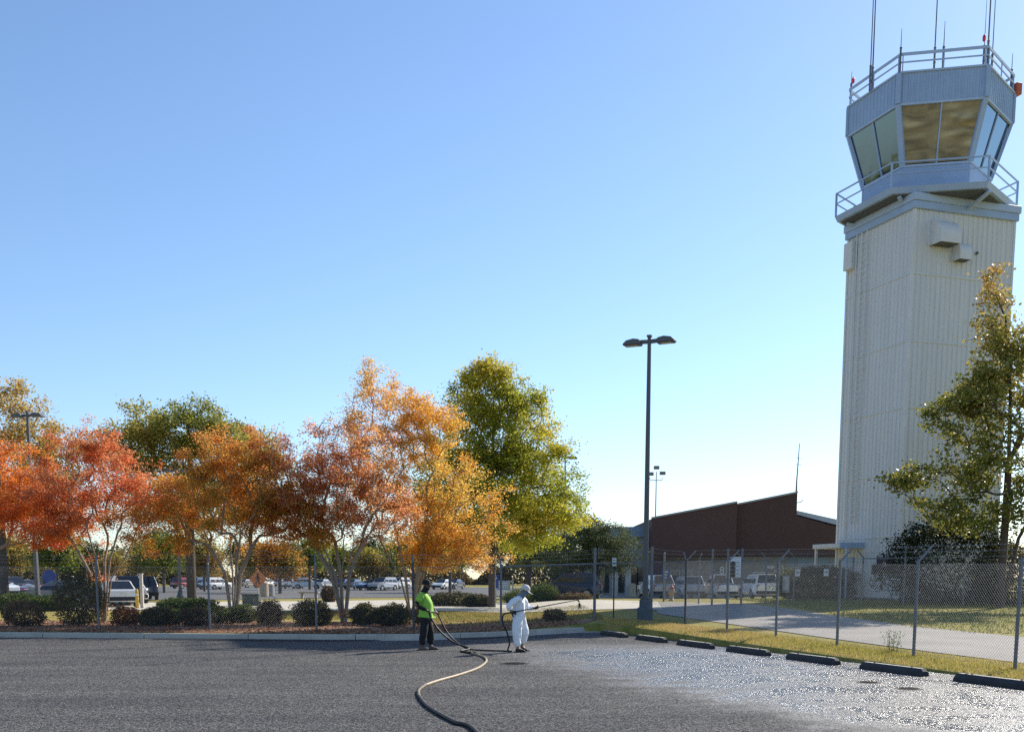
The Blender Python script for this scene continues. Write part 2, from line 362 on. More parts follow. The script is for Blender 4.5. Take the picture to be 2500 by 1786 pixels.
# painted stall lines, far lot: worn and pale
# gutter pan along the kerb at the men's feet
mb = MB(); pl = [(-4.0, 30.75), (-2.5, 30.92), (-.5, 32.22), (1.0, 34.0), (2.2, 35.3), (2.9, 35.5)]
for i, (x, y) in enumerate(pl):
    mb.v += [(x + (.35 if i == 0 else 0), y - .62, .006), (x, y, .010)]
    if i: a = 2 * i - 2; mb.f.append((a, a + 2, a + 3, a + 1))
tag(mb.build('gutter', 'kerb_concrete'), kind='structure')
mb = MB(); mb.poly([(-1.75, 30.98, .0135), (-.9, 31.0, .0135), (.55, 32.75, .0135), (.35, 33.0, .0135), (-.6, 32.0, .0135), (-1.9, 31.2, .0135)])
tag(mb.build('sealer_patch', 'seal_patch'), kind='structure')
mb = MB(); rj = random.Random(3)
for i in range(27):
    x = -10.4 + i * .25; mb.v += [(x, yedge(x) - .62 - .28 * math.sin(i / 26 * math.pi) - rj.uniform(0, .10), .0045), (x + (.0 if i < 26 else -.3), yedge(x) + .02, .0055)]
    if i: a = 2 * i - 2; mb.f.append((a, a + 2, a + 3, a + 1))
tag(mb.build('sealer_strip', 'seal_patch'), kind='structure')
# kerb made of cast lengths
kerb = bpy.data.objects.new('kerb', None); C.objects.link(kerb); tag(kerb, kind='structure')
kp = [(-62, 32.62), (-15.4, 32), (-7.5, 30.95), (-5, 30.6), (-2.5, 30.9), (-.5, 32.2), (1.0, 34.0), (2.2, 35.3), (2.95, 35.55)]
def along(pl, step):
    out = [Vector((*pl[0], 0))]; rem = step
    for a, b in zip(pl, pl[1:]):
        a, b = Vector((*a, 0)), Vector((*b, 0)); L = (b - a).length; d = (b - a) / L; s = 0
        while L - s > rem: s += rem; out.append(a + d * s); rem = step
        rem -= L - s
    out.append(Vector((*pl[-1], 0))); return out
rk = random.Random(4); kpts = along(kp, .8)
for i in range(0, len(kpts) - 1, 4):
    seg = kpts[i:i + 5]
    if len(seg) < 2: continue
    mb = MB(); prof = [(0, -.05), (.035, .125), (.06, .15), (.21, .152), (.21, -.05)]
    for k, p in enumerate(seg):
        t = (seg[min(k + 1, len(seg) - 1)] - seg[max(0, k - 1)]).normalized(); nrm = Vector((-t.y, t.x, 0)); q = p + t * (.012 if k == 0 else -.012 if k == len(seg) - 1 else 0)
        for (a, z) in prof: mb.v.append(tuple(q + nrm * a + Vector((0, 0, z + .004 * math.sin(i * 3.1)))))
    n = len(prof)
    for k in range(len(seg) - 1):
        for j in range(n): a = k * n + j; b = k * n + (j + 1) % n; mb.f.append((a, a + n, b + n, b))
    mb.f += [tuple(range(n)), tuple(range(len(seg) * n - 1, (len(seg) - 1) * n - 1, -1))]
    mb.build('kerb_stone', 'kerb_concrete', kerb)

# ------------------------------------------------------------------ wheel stops
def make_stop():
    o = thing('wheel_stop', (0, 0, 0), 'x', 'wheel stop')
    L, w, h = 1.83, .17, .135; mb = MB(); prof = [(-w / 2, 0), (w / 2, 0), (w / 2, h * .55), (w / 2 - .035, h), (-w / 2 + .035, h), (-w / 2, h * .55)]
    for x, k in ((-L / 2, .0), (-L / 2 + .07, 1), (L / 2 - .07, 1), (L / 2, 0)):
        for (y, z) in prof: mb.v.append((x, y, z if k else z * .62))
    for k in range(3):
        for j in range(6): a = k * 6 + j; b = k * 6 + (j + 1) % 6; mb.f.append((a, b, b + 6, a + 6))
    mb.f += [(5, 4, 3, 2, 1, 0), (18, 19, 20, 21, 22, 23)]
    mb.build('body', 'stop_black', o, bevel=.006)
    t = MB().poly([(-L / 2 + .075, -w / 2 + .042, h + .0022), (L / 2 - .075, -w / 2 + .042, h + .0022), (L / 2 - .075, w / 2 - .04, h + .0022), (-L / 2 + .075, w / 2 - .04, h + .0022)])
    t.build('worn_sunlit_top', 'stop_top', o)  # worn face with its sunlit brightness painted in
    for sx in (-.55, .55): MB().lathe([(.022, 0), (.022, .012), (.012, .017)], (sx, 0, h), 8).build('pin', 'cast_iron', o)
    return o
st0 = make_stop(); ords = ['farthest', 'second farthest', 'third farthest', 'middle', 'third nearest', 'second nearest', 'nearest']
sd = Vector((7.7 - 2.84, 18.41 - 33.55, 0)); sl = sd.length; sd.normalize(); ang = math.atan2(sd.y, sd.x)
stop_at = []
for i in range(7):
    p = Vector((2.84, 33.5, 0)) + sd * (.92 + i * sl / 6); stop_at.append(p)
    place_copy(st0, i > 0, p, ang + rk.uniform(-.012, .012), f'{ords[i]} of the seven black wheel stops along the grass strip', 'wheel stops along the grass strip')

# ------------------------------------------------------------------ control tower
A = 2.55; AX = 3.0; TC = Vector((21.37, 57.28, .66)); TR = R(18.8)
tower = thing('control_tower', TC, 'tall ribbed white air traffic control tower with blue glazed cab on top', 'control tower', TR)
zj = [0, 3.2, 6.3, 9.45, 12.6, 15.75, 18.95]
def ribbed(name, w, z0, z1, m, parent, T, pitch=.29, dep=.045):
    """ribbed metal sheet, width w along local x, facing -y; T places it"""
    mb = MB(); n = max(2, round(w / pitch)); p = w / n; pts = []
    for i in range(n):
        x = -w / 2 + i * p; pts += [(x, 0), (x + p * .62, 0), (x + p * .72, -dep), (x + p * .9, -dep)]
    pts.append((w / 2, 0))
    for (x, y) in pts:
        for z in (z0, z1): mb.v.append(tuple(T @ Vector((x, y, z))))
    for i in range(len(pts) - 1): a = 2 * i; mb.f.append((a, a + 2, a + 3, a + 1))
    return mb.build(name, m, parent)
for k in range(4):
    hw, dd = (AX, A) if k % 2 == 0 else (A, AX); T = Matrix.Rotation(k * math.pi / 2, 4, 'Z') @ Matrix.Translation((0, -dd, 0))
    for z0, z1 in zip(zj, zj[1:]):
        ribbed('wall_panel', 2 * hw - .1, z0 + .0, z1 - .01, 'tower_white', tower, T)
        fl = MB(); lo = [T @ Vector((x, y, z1 - .05)) for x, y in ((-hw + .05, -.055), (hw - .05, -.055), (hw - .05, .02), (-hw + .05, .02))]
        fl.extrude(lo, (0, 0, .06)).build('joint_flashing', 'tower_white_trim', tower)
    cb = MB(); cx, cyy = [(-AX, -A), (AX, -A), (AX, A), (-AX, A)][k]; cb.box((cx, cyy, 9.4), (.13, .13, 18.8)).build('corner_trim', 'tower_white_trim', tower)
MB().box((0, 0, -.15), (2 * AX + .1, 2 * A + .1, .5)).build('plinth', 'base_grey', tower)
# fascia at the head of the shaft
for z0, z1, e, m in ((18.68, 19.03, .16, 'tower_blue'), (19.03, 19.38, .22, 'tower_blue_pale')):
    MB().box((0, 0, (z0 + z1) / 2), (2 * AX + 2 * e, 2 * A + 2 * e, z1 - z0)).build('fascia', m, tower, bevel=.02)
def hexv(r, z, off=0): return [Vector((r * math.cos(R(30 + 60 * k)) - .28, r * math.sin(R(30 + 60 * k)) + .1, z)) for k in range(6)]
def frustum(r0, z0, r1, z1):
    mb = MB(); a, b = hexv(r0, z0), hexv(r1, z1); mb.v = [tuple(p) for p in a + b]
    mb.f = [tuple(range(5, -1, -1)), tuple(range(6, 12))] + [(k, (k + 1) % 6, 6 + (k + 1) % 6, 6 + k) for k in range(6)]; return mb
MB_ = frustum
Z0, ZS, ZT, ZR = 19.56, 21.0, 23.55, 24.9
RL, RU, RC = 3.12, 3.93, 4.42
cw = frustum(RC - .12, Z0 - .16, RC, Z0 + .10).build('catwalk', 'tower_blue', tower)
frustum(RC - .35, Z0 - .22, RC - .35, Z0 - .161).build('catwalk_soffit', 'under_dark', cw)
for k in range(6):
    a = R(30 + 60 * k); d = Vector((math.cos(a), math.sin(a), 0)); MB().bar(d * 2.4 + Vector((0, 0, Z0 - .75)), d * (RC - .3) + Vector((0, 0, Z0 - .26)), .16, .12).build('bracket', 'tower_blue_pale', cw)
frustum(RL, Z0 + .102, RL, ZS).build('cab_wall', 'tower_blue', tower)
frustum(RL + .06, ZS - .10, RL + .07, ZS).build('sill', 'tower_blue_pale', tower)
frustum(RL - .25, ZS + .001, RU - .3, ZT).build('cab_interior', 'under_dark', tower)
lo, hi = hexv(RL, ZS), hexv(RU, ZT)
def lerp(a, b, t): return a + (b - a) * t
facet_mat = {3: 'window_film'}   # facets counted round the cab
for k in range(6):
    a0, a1, b0, b1 = lo[k], lo[(k + 1) % 6], hi[k], hi[(k + 1) % 6]
    nrm = ((a0 + a1) / 2) - Vector((-.28, .1, 0)); nrm.z = 0; nrm.normalize()
    fm = 'window_film' if k == 3 else 'mirror_glass'
    for (s, e) in ((.045, .49), (.51, .955)):
        q = [lerp(a0, a1, s), lerp(a0, a1, e), lerp(b0, b1, e), lerp(b0, b1, s)]
        q = [lerp(q[0], q[3], .03), lerp(q[1], q[2], .03), lerp(q[1], q[2], .97), lerp(q[0], q[3], .97)]
        q = [p - nrm * .05 for p in q]
        MB().extrude(q, -nrm * .02).build('window_pane', fm, tower)
    MB().bar(lerp(a0, a1, .5) - nrm * .03, lerp(b0, b1, .5) - nrm * .03, .07, .08, nrm).build('mullion', 'tower_blue', tower)
    MB().bar(a0 - nrm * .02, b0 - nrm * .02, .26, .16, Vector((a0.x, a0.y, 0)).normalized()).build('corner_post', 'tower_blue', tower)
    MB().bar(lerp(b0, b1, 0) + Vector((0, 0, -.04)), b1 + Vector((0, 0, -.04)), .12, .1).build('window_head', 'tower_blue_pale', tower)
    # ribbed parapet
    w = (b1 - b0).length; mid = (b0 + b1) / 2; rot = math.atan2(nrm.y, nrm.x) + math.pi / 2
    ribbed('parapet_panel', w + .06, ZT, ZR, 'tower_blue', tower, Matrix.Translation((mid.x + nrm.x * .03, mid.y + nrm.y * .03, 0)) @ Matrix.Rotation(rot, 4, 'Z'), .27, .04)
    MB().bar(Vector((b0.x, b0.y, ZT + .0)) * 1.0 + Vector((b0.x, b0.y, 0)).normalized() * .05, Vector((b0.x, b0.y, ZR)) + Vector((b0.x, b0.y, 0)).normalized() * .05, .24, .12, Vector((b0.x, b0.y, 0)).normalized()).build('parapet_corner', 'tower_blue', tower)
    t0, t1 = Vector((b0.x, b0.y, ZR)), Vector((b1.x, b1.y, ZR))
    MB().bar(t0 + Vector((0, 0, .03)), t1 + Vector((0, 0, .03)), .22, .08).build('parapet_cap', 'tower_blue_pale', tower)
    # roof railing
    rr = MB(); rr.bar(t0 + Vector((0, 0, .86)), t1 + Vector((0, 0, .86)), .05, .13).build('rail_top', 'tower_blue_pale', tower)
    MB().bar(t0 + Vector((0, 0, .50)), t1 + Vector((0, 0, .50)), .05, .06).build('rail_middle', 'tower_blue_pale', tower)
    for s in (.03, .5, .97): MB().tube([lerp(t0, t1, s), lerp(t0, t1, s) + Vector((0, 0, .9))], .032, 6).build('rail_post', 'tower_blue', tower)
    # catwalk railing
    c0, c1 = hexv(RC - .05, Z0 + .1)[k], hexv(RC - .05, Z0 + .1)[(k + 1) % 6]
    for h, w_ in ((1.12, .06), (.62, .05)): MB().bar(c0 + Vector((0, 0, h)), c1 + Vector((0, 0, h)), w_).build('catwalk_rail', 'tower_blue', tower)
    MB().bar(c0, c0 + Vector((0, 0, 1.15)), .08, .08, (1, 0, 0)).build('catwalk_post', 'tower_blue', tower)
    MB().bar(lerp(c0, c1, .5), lerp(c0, c1, .5) + Vector((0, 0, 1.12)), .05, .05, (1, 0, 0)).build('catwalk_post', 'tower_blue', tower) if k in (0, 1, 2, 5) else None
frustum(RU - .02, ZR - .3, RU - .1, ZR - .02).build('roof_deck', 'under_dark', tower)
frustum(2.3, ZR - .02, .35, ZR + .62).build('roof_cap', 'antenna', tower)
MB().box((0, 0, ZR + .7), (.7, .7, .3)).build('roof_hatch', 'tower_blue', tower)
# antennas and lamps on the roof edge
hv = hexv(RU, ZR)
def mast(p, h, r0=.03, name='antenna', lamp=False, whip=True):
    mb = MB(); mb.tube([p, p + Vector((0, 0, 1.15))], .055, 6); mb.tube([p + Vector((0, 0, 1.15)), p + Vector((0, 0, h * .6)), p + Vector((0, 0, h))], [r0, r0 * .8, r0 * .45], 6)
    o = mb.build(name, 'antenna', tower)
    for z in (.45, 1.1): MB().lathe([(.04, 0), (.06, .02), (.06, .08), (.04, .1)], tuple(p + Vector((0, 0, z))), 8).build('clamp', 'antenna', o)
e = lerp(hv[2], hv[3], .47); mast(e, 7.5, .042)
e = lerp(hv[2], hv[3], .62); mast(e - Vector((.2, -.5, 0)), 7.5, .03)
e = lerp(hv[3], hv[4], .42) + Vector((.1, .3, 0)); mast(e, 7.5, .035)
e = lerp(hv[3], hv[4], .52) + Vector((.1, .3, 0)); mast(e, 2.3, .03)
e = hv[4] + Vector((.05, .1, 0)); mast(e, 8.5, .04)
e = lerp(hv[4], hv[5], .12) + Vector((-.2, .3, 0)); mast(e, 3.5, .02)
e = lerp(hv[4], hv[5], .42) + Vector((-.2, .3, 0)); mast(e, 5.5, .028)
mast(hv[3], 2.0, .03); mast(hv[5] + Vector((-.15, .05, 0)), 1.9, .03); mast(hv[2] + Vector((.1, 0, 0)), 1.75, .025)
for p in (hv[2] + Vector((.12, -.12, 1.15)), hv[4] + Vector((-.28, .02, 1.05)),):
    MB().lathe([(.04, 0), (.07, .04), (.075, .2), (.04, .29)], tuple(p), 10).build('obstruction_lamp', 'red_lamp', tower, smooth=True)
MB().box(tuple(hv[5] + Vector((.18, .0, .25))), (.34, .4, .55)).build('beacon_box', 'orange_box', tower, bevel=.03)
# left face: ladder, box, hoods on the front face
lad = MB()
for dy in (-.22, .22): lad.bar((-AX - .16, 1.05 + dy, 4.0), (-AX - .16, 1.05 + dy, 18.7), .05)
lad.build('ladder_rail', 'tower_white_trim', tower); rgm = MB().bar((-AX - .16, .83, 0), (-AX - .16, 1.27, 0), .03).mesh('ladder_rung', 'tower_white_trim')
for i in range(48): link('ladder_rung', rgm, tower, (0, 0, 4.1 + i * .3))
MB().bar((-AX - .1, 1.75, 3.2), (-AX - .1, 1.75, 18.7), .07).build('conduit', 'tower_white_trim', tower)
MB().box((-AX - .16, A - .38, 17.75), (.36, .7, 1.35)).build('louvre_box', 'tower_white_trim', tower, bevel=.02)
def hood(x, z, w, h, d, parent):
    mb = MB(); pr = [(0, 0), (0, h)] + [(-d * math.sin(a), h - d + d * math.cos(a)) for a in [R(15 * i) for i in range(0, 7)]] + [(-d, 0)]
    mb.extrude([(x - w / 2, -A - .05 + y, z + zz) for (y, zz) in pr], (w, 0, 0)); o = mb.build('exhaust_hood', 'tower_white_trim', parent)
    MB().poly([(x - w / 2 + .03, -A - .08, z - .003), (x + w / 2 - .03, -A - .08, z - .003), (x + w / 2 - .03, -A - d - .02, z - .003), (x - w / 2 + .03, -A - d - .02, z - .003)]).build('hood_opening', 'under_dark', o)
    MB().bar((x - w / 2 - .08, -A - .08, z), (x - w / 2 - .08, -A - .2, z + .12), .05).build('hinge', 'tower_white_trim', o)
hood(-1.5, 17.05, 1.2, 1.15, .8, tower); hood(-.35, 16.45, .72, .85, .55, tower)
MB().lathe([(.07, 0), (.07, .08)], (0, 0, 0), 10).build('vent_pipe', 'under_dark', tower, loc=(.7, -A - .09, 16.95), rot=(R(90), 0, 0))
# door canopy on the left face, downpipe, drain
can = MB().box((-AX - .75, 1.45, 2.78), (1.5, 2.4, .24)).build('canopy', 'tower_white_trim', tower, bevel=.02)
MB().box((-AX - .72, .2, 2.80), (1.62, .09, .28)).build('canopy_gutter', 'tower_blue_pale', can)
MB().box((-AX - 1.35, 2.5, 1.3), (.12, .12, 2.72)).build('canopy_post', 'tower_white_trim', can)
MB().tube([(-AX - 1.2, .12, 2.7), (-AX - 1.2, .02, 2.5), (-AX - 1.2, .02, .05)], .06, 8).build('downpipe', 'tower_blue_pale', can)
MB().box((-AX - .06, 1.5, 1.1), (.08, 1.0, 2.15)).build('door', 'tower_blue', tower)
# wall sign on the left face near the front corner
sg = MB().box((-AX - .08, -1.62, 1.78), (.05, 1.3, .78)).build('wall_sign', 'sign_plum', tower)
MB().lathe([(.16, 0), (.16, .012)], (0, 0, 0), 20).build('emblem', 'bin_tan', sg, loc=(-AX - .108, -1.62, 1.80), rot=(0, R(-90), 0))
for z, w in ((2.08, .75), (1.52, .5), (1.46, .62)): MB().box((-AX - .11, -1.62, z), (.006, w, .035)).build('lettering', 'trim_grey', sg)
MB().box((-AX - .1, -.78, 1.55), (.12, .2, .5)).build('card_reader', 'sign_black', tower)

# ------------------------------------------------------------------ lamp posts
def lamp_post(name, loc, h, label, rz=0, heads=2, base=True, w=.20, group=None, pole='bronze'):
    o = thing(name, loc, label, 'lamp post', rz, group); zb = .0
    if base:
        b = MB().lathe([(.27, -.4), (.27, .40), (.25, .44), (.20, .46), (.195, .68), (.18, .72)], n=20).build('concrete_base', 'base_grey', o, smooth=False); zb = .72
        MB().box((0, 0, zb + .03), (.27, .27, .06)).build('base_plate', pole, o, bevel=.01)
        for sx in (-1, 1):
            for sy in (-1, 1): MB().lathe([(.02, 0), (.02, .05)], (sx * .105, sy * .105, zb + .06), 6).build('anchor_bolt', 'galv', o)
    MB().box((0, 0, zb + (h - zb) / 2), (w, w, h - zb), 0, .62, .62).build('pole', pole, o, bevel=.012)
    MB().box((0, 0, h + .02), (.15, .15, .06)).build('pole_cap', pole, o)
    sides = (-1, 1) if heads == 2 else (1,)
    for s in sides:
        MB().bar((0, 0, h - .16), (s * .42, 0, h - .14), .09, .12).build('arm', pole, o)
        pr = [(.27, h - .23), (.30, h - .08), (.52, h - .04), (.76, h - .08), (.90, h - .20), (.84, h - .25), (.30, h - .25)]
        hd = MB().extrude([(s * x, -.19, z) for x, z in pr], (0, .38, 0)).build('lamp_head', pole, o, bevel=.03)
        MB().poly([(s * .40, -.14, h - .2525), (s * .78, -.14, h - .2525), (s * .78, .14, h - .2525), (s * .40, .14, h - .2525)]).build('lens', 'lens', hd)
    return o
lz = gz(4.6, 37.0)
lamp_post('lamp_post', (4.55, 36.6, lz), 9.35, 'tall dark twin-head lamp post on round base at grass corner', R(-24), w=.165)
MB_ = None
lamp_post('lamp_post', (lat(100, 56), 56, .15), 10.0, 'dark twin-head lamp post rising from the red tree at left', R(-12))
lamp_post('lamp_post', (lat(446, 74), 74, .15), 9.0, 'dark lamp post half hidden behind the orange tree crown', R(20))
lamp_post('lamp_post', (lat(1377, 78), 78, .15), 10.3, 'single-head lamp post rising behind the green tree', R(-8), 1, w=.16)
hm = thing('mast_light', (lat(1595, 150), 150, .1), 'thin grey mast with a cluster of floodlights beyond the brown building', 'mast light')
MB().tube([(0, 0, 0), (0, 0, 16.2)], [.14, .06], 8).build('pole', 'galv', hm)
MB().tube([(-.9, 0, 15.4), (-.8, 0, 15.05), (.8, 0, 15.05), (.9, 0, 15.4)], .05, 6).build('yoke', 'galv', hm)
for (x, z) in ((-.75, 15.9), (0, 16.75), (.85, 16.0)): MB().box((x, -.1, z), (.75, .5, .45), .2 * x).build('floodlight', 'antenna', hm, bevel=.04)

# ------------------------------------------------------------------ chain link fences
_mesh_cache = {}
def link_mesh(L, H, r=.0021, pitch=.072, name='chain_link_mesh'):
    key = (round(L, 1), H, r)
    if key in _mesh_cache: return _mesh_cache[key]
    mb = MB(); L = key[0]
    def seg(a, b, y):
        a, b = Vector((a[0], y, a[1])), Vector((b[0], y, b[1])); t = (b - a).normalized(); u = Vector((-t.z, 0, t.x)); i = len(mb.v)
        for p in (a, b):
            mb.v += [tuple(p + u * r), tuple(p - u * r * .5 + Vector((0, r * .9, 0))), tuple(p - u * r * .5 - Vector((0, r * .9, 0)))]
        mb.f += [(i, i + 1, i + 4, i + 3), (i + 1, i + 2, i + 5, i + 4), (i + 2, i, i + 3, i + 5)]
    n = int((L + H) / pitch)
    for k in range(1, n):
        c = k * pitch   # x+z=c and mirrored
        x0, z0 = (c, 0) if c <= L else (L, c - L); x1, z1 = (0, c) if c <= H else (c - H, H)
        seg((x0, z0), (x1, z1), -.002); seg((L - x0, z0), (L - x1, z1), .002)
    me = mb.mesh(name, 'wire'); _mesh_cache[key] = me; return me
def fence(name, label, posts, H=2.0, arm=(.34, .34), arm_dir=None, rails=(), mesh=True, barbs=True, wide=(), wr=.0016):
    f = thing(name, (0, 0, 0), label, 'fence')
    P = [Vector((x, y, gz(x, y) if len(q) == 0 else q[0])) for (x, y, *q) in posts]
    tops = []
    for i, p in enumerate(P):
        big = i in wide; hh = H + (.45 if big else 0); rad = .05 if big else .036
        po = MB().tube([p - Vector((0, 0, .3)), p + Vector((0, 0, hh))], rad, 8).build('post', 'galv', f)
        MB().lathe([(rad + .006, 0), (rad + .006, .04), (.01, .085)], tuple(p + Vector((0, 0, hh))), 8).build('post_cap', 'galv', po)
        if arm_dir and not big:
            d = Vector((*arm_dir, 0)).normalized(); q = p + Vector((0, 0, H + .02)); e = q + d * arm[0] + Vector((0, 0, arm[1]))
            MB().bar(q, e, .045, .03).build('barb_arm', 'galv', po); tops.append((q, e))
        else: tops.append((p + Vector((0, 0, H + .05)), p + Vector((0, 0, hh))))
    for i in range(len(P) - 1):
        a, b = P[i], P[i + 1]; L = math.hypot(b.x - a.x, b.y - a.y)
        if mesh:
            me = link_mesh(L, H - .06, wr); o = link('chain_link_mesh', me, f); o.location = a + Vector((0, 0, .04))
            sx = L / round(L, 1); o.rotation_euler = (0, 0, math.atan2(b.y - a.y, b.x - a.x)); o.scale = (sx, 1, 1)
            sh = (b.z - a.z) / L                         # follow the slope
            o.rotation_euler = (0, -math.atan(sh), math.atan2(b.y - a.y, b.x - a.x))
        if i in rails: MB().tube([a + Vector((0, 0, H - .02)), b + Vector((0, 0, H - .02))], .022, 6).build('top_rail', 'galv', f)
        MB().tube([a + Vector((0, 0, H - .05)), b + Vector((0, 0, H - .05))], .004, 4).build('tension_wire', 'wire', f)
        if barbs:
            for s in (.3, .65, 1.0):
                u, v = lerp(tops[i][0], tops[i][1], s), lerp(tops[i + 1][0], tops[i + 1][1], s); w = MB(); w.tube([u, (u + v) / 2 - Vector((0, 0, .015)), v], .0035, 4)
                nb = int(L / .12)
                for k in range(1, nb):
                    q = lerp(u, v, k / nb); w.bar(q + Vector((.012, 0, .02)), q - Vector((.012, 0, .02)), .004)
                w.build('barbed_wire', 'wire', f)
    return f
nr = (.956, .294)
fence('chain_link_fence', 'near chain-link fence with barbed wire arms along the grass strip', [(5.62, 34.7), (6.40, 31.8), (7.15, 28.9), (7.90, 25.9), (8.64, 22.9), (9.42, 19.9), (10.18, 16.9), (10.95, 13.9), (11.7, 10.9), (12.5, 7.9)], arm_dir=nr, wr=.0022)
fl_posts = [(-26.5, 34.4), (-23.1, 34.2), (-19.8, 34.0), (-16.4, 33.8), (-13.0, 33.6), (-9.42, 33.3), (-6.02, 32.9), (-3.02, 32.8)]
fence('chain_link_fence', 'chain-link fence along the kerb in front of the red and orange trees', fl_posts, arm_dir=(-.2, 1), arm=(.25, .3))
fence('chain_link_fence', 'railed chain-link gate section between kerb fence and lamp post', [(-3.02, 32.8), (-.36, 35.0), (2.92, 37.9), (4.98, 38.3), (5.62, 34.7)], H=2.0, rails=(1, 2, 3), wide=(2, 3), arm_dir=(-.3, 1), arm=(.2, .3))
f2 = [(lat(1618, 57), 57.0), (lat(1703, 51), 51.0), (lat(1735, 49.6), 49.6), (lat(1772, 49), 49.0), (lat(1806, 49), 49.0)]
fence('chain_link_fence', 'pale chain-link gate with tall posts in front of the white cars', f2, H=2.05, wide=(0, 2, 3, 4), rails=(0, 1, 2, 3), arm_dir=(.3, -.9), arm=(.2, .3), barbs=False)
f3 = [(lat(1806, 49), 49.0), (lat(1865, 49.5), 49.5), (lat(1933, 50), 50.0), (lat(2098, 49.5), 49.5), (lat(2200, 48.5), 48.5), (lat(2345, 47.5), 47.5), (lat(2500, 46), 46), (lat(2620, 45), 45)]
fence('chain_link_fence', 'inner chain-link security fence running in front of the tower foot', f3, H=2.1, arm_dir=(-.9, -.3), arm=(.3, .3), rails=(3,), wide=(4,))
# box on a post of the near fence
kb = thing('control_box', (7.27, 28.72, gz(7.15, 28.9) + 1.25), 'small grey metal control box fixed to a near fence post', 'box', R(-15))
MB().box((.05, 0, .18), (.2, .12, .46)).build('housing', 'galv', kb, bevel=.012); MB().box((.05, -.066, .2), (.16, .012, .36)).build('lid', 'trim_grey', kb); MB().box((.05, .066, .02), (.05, .03, .05)).build('latch', 'sign_black', kb)

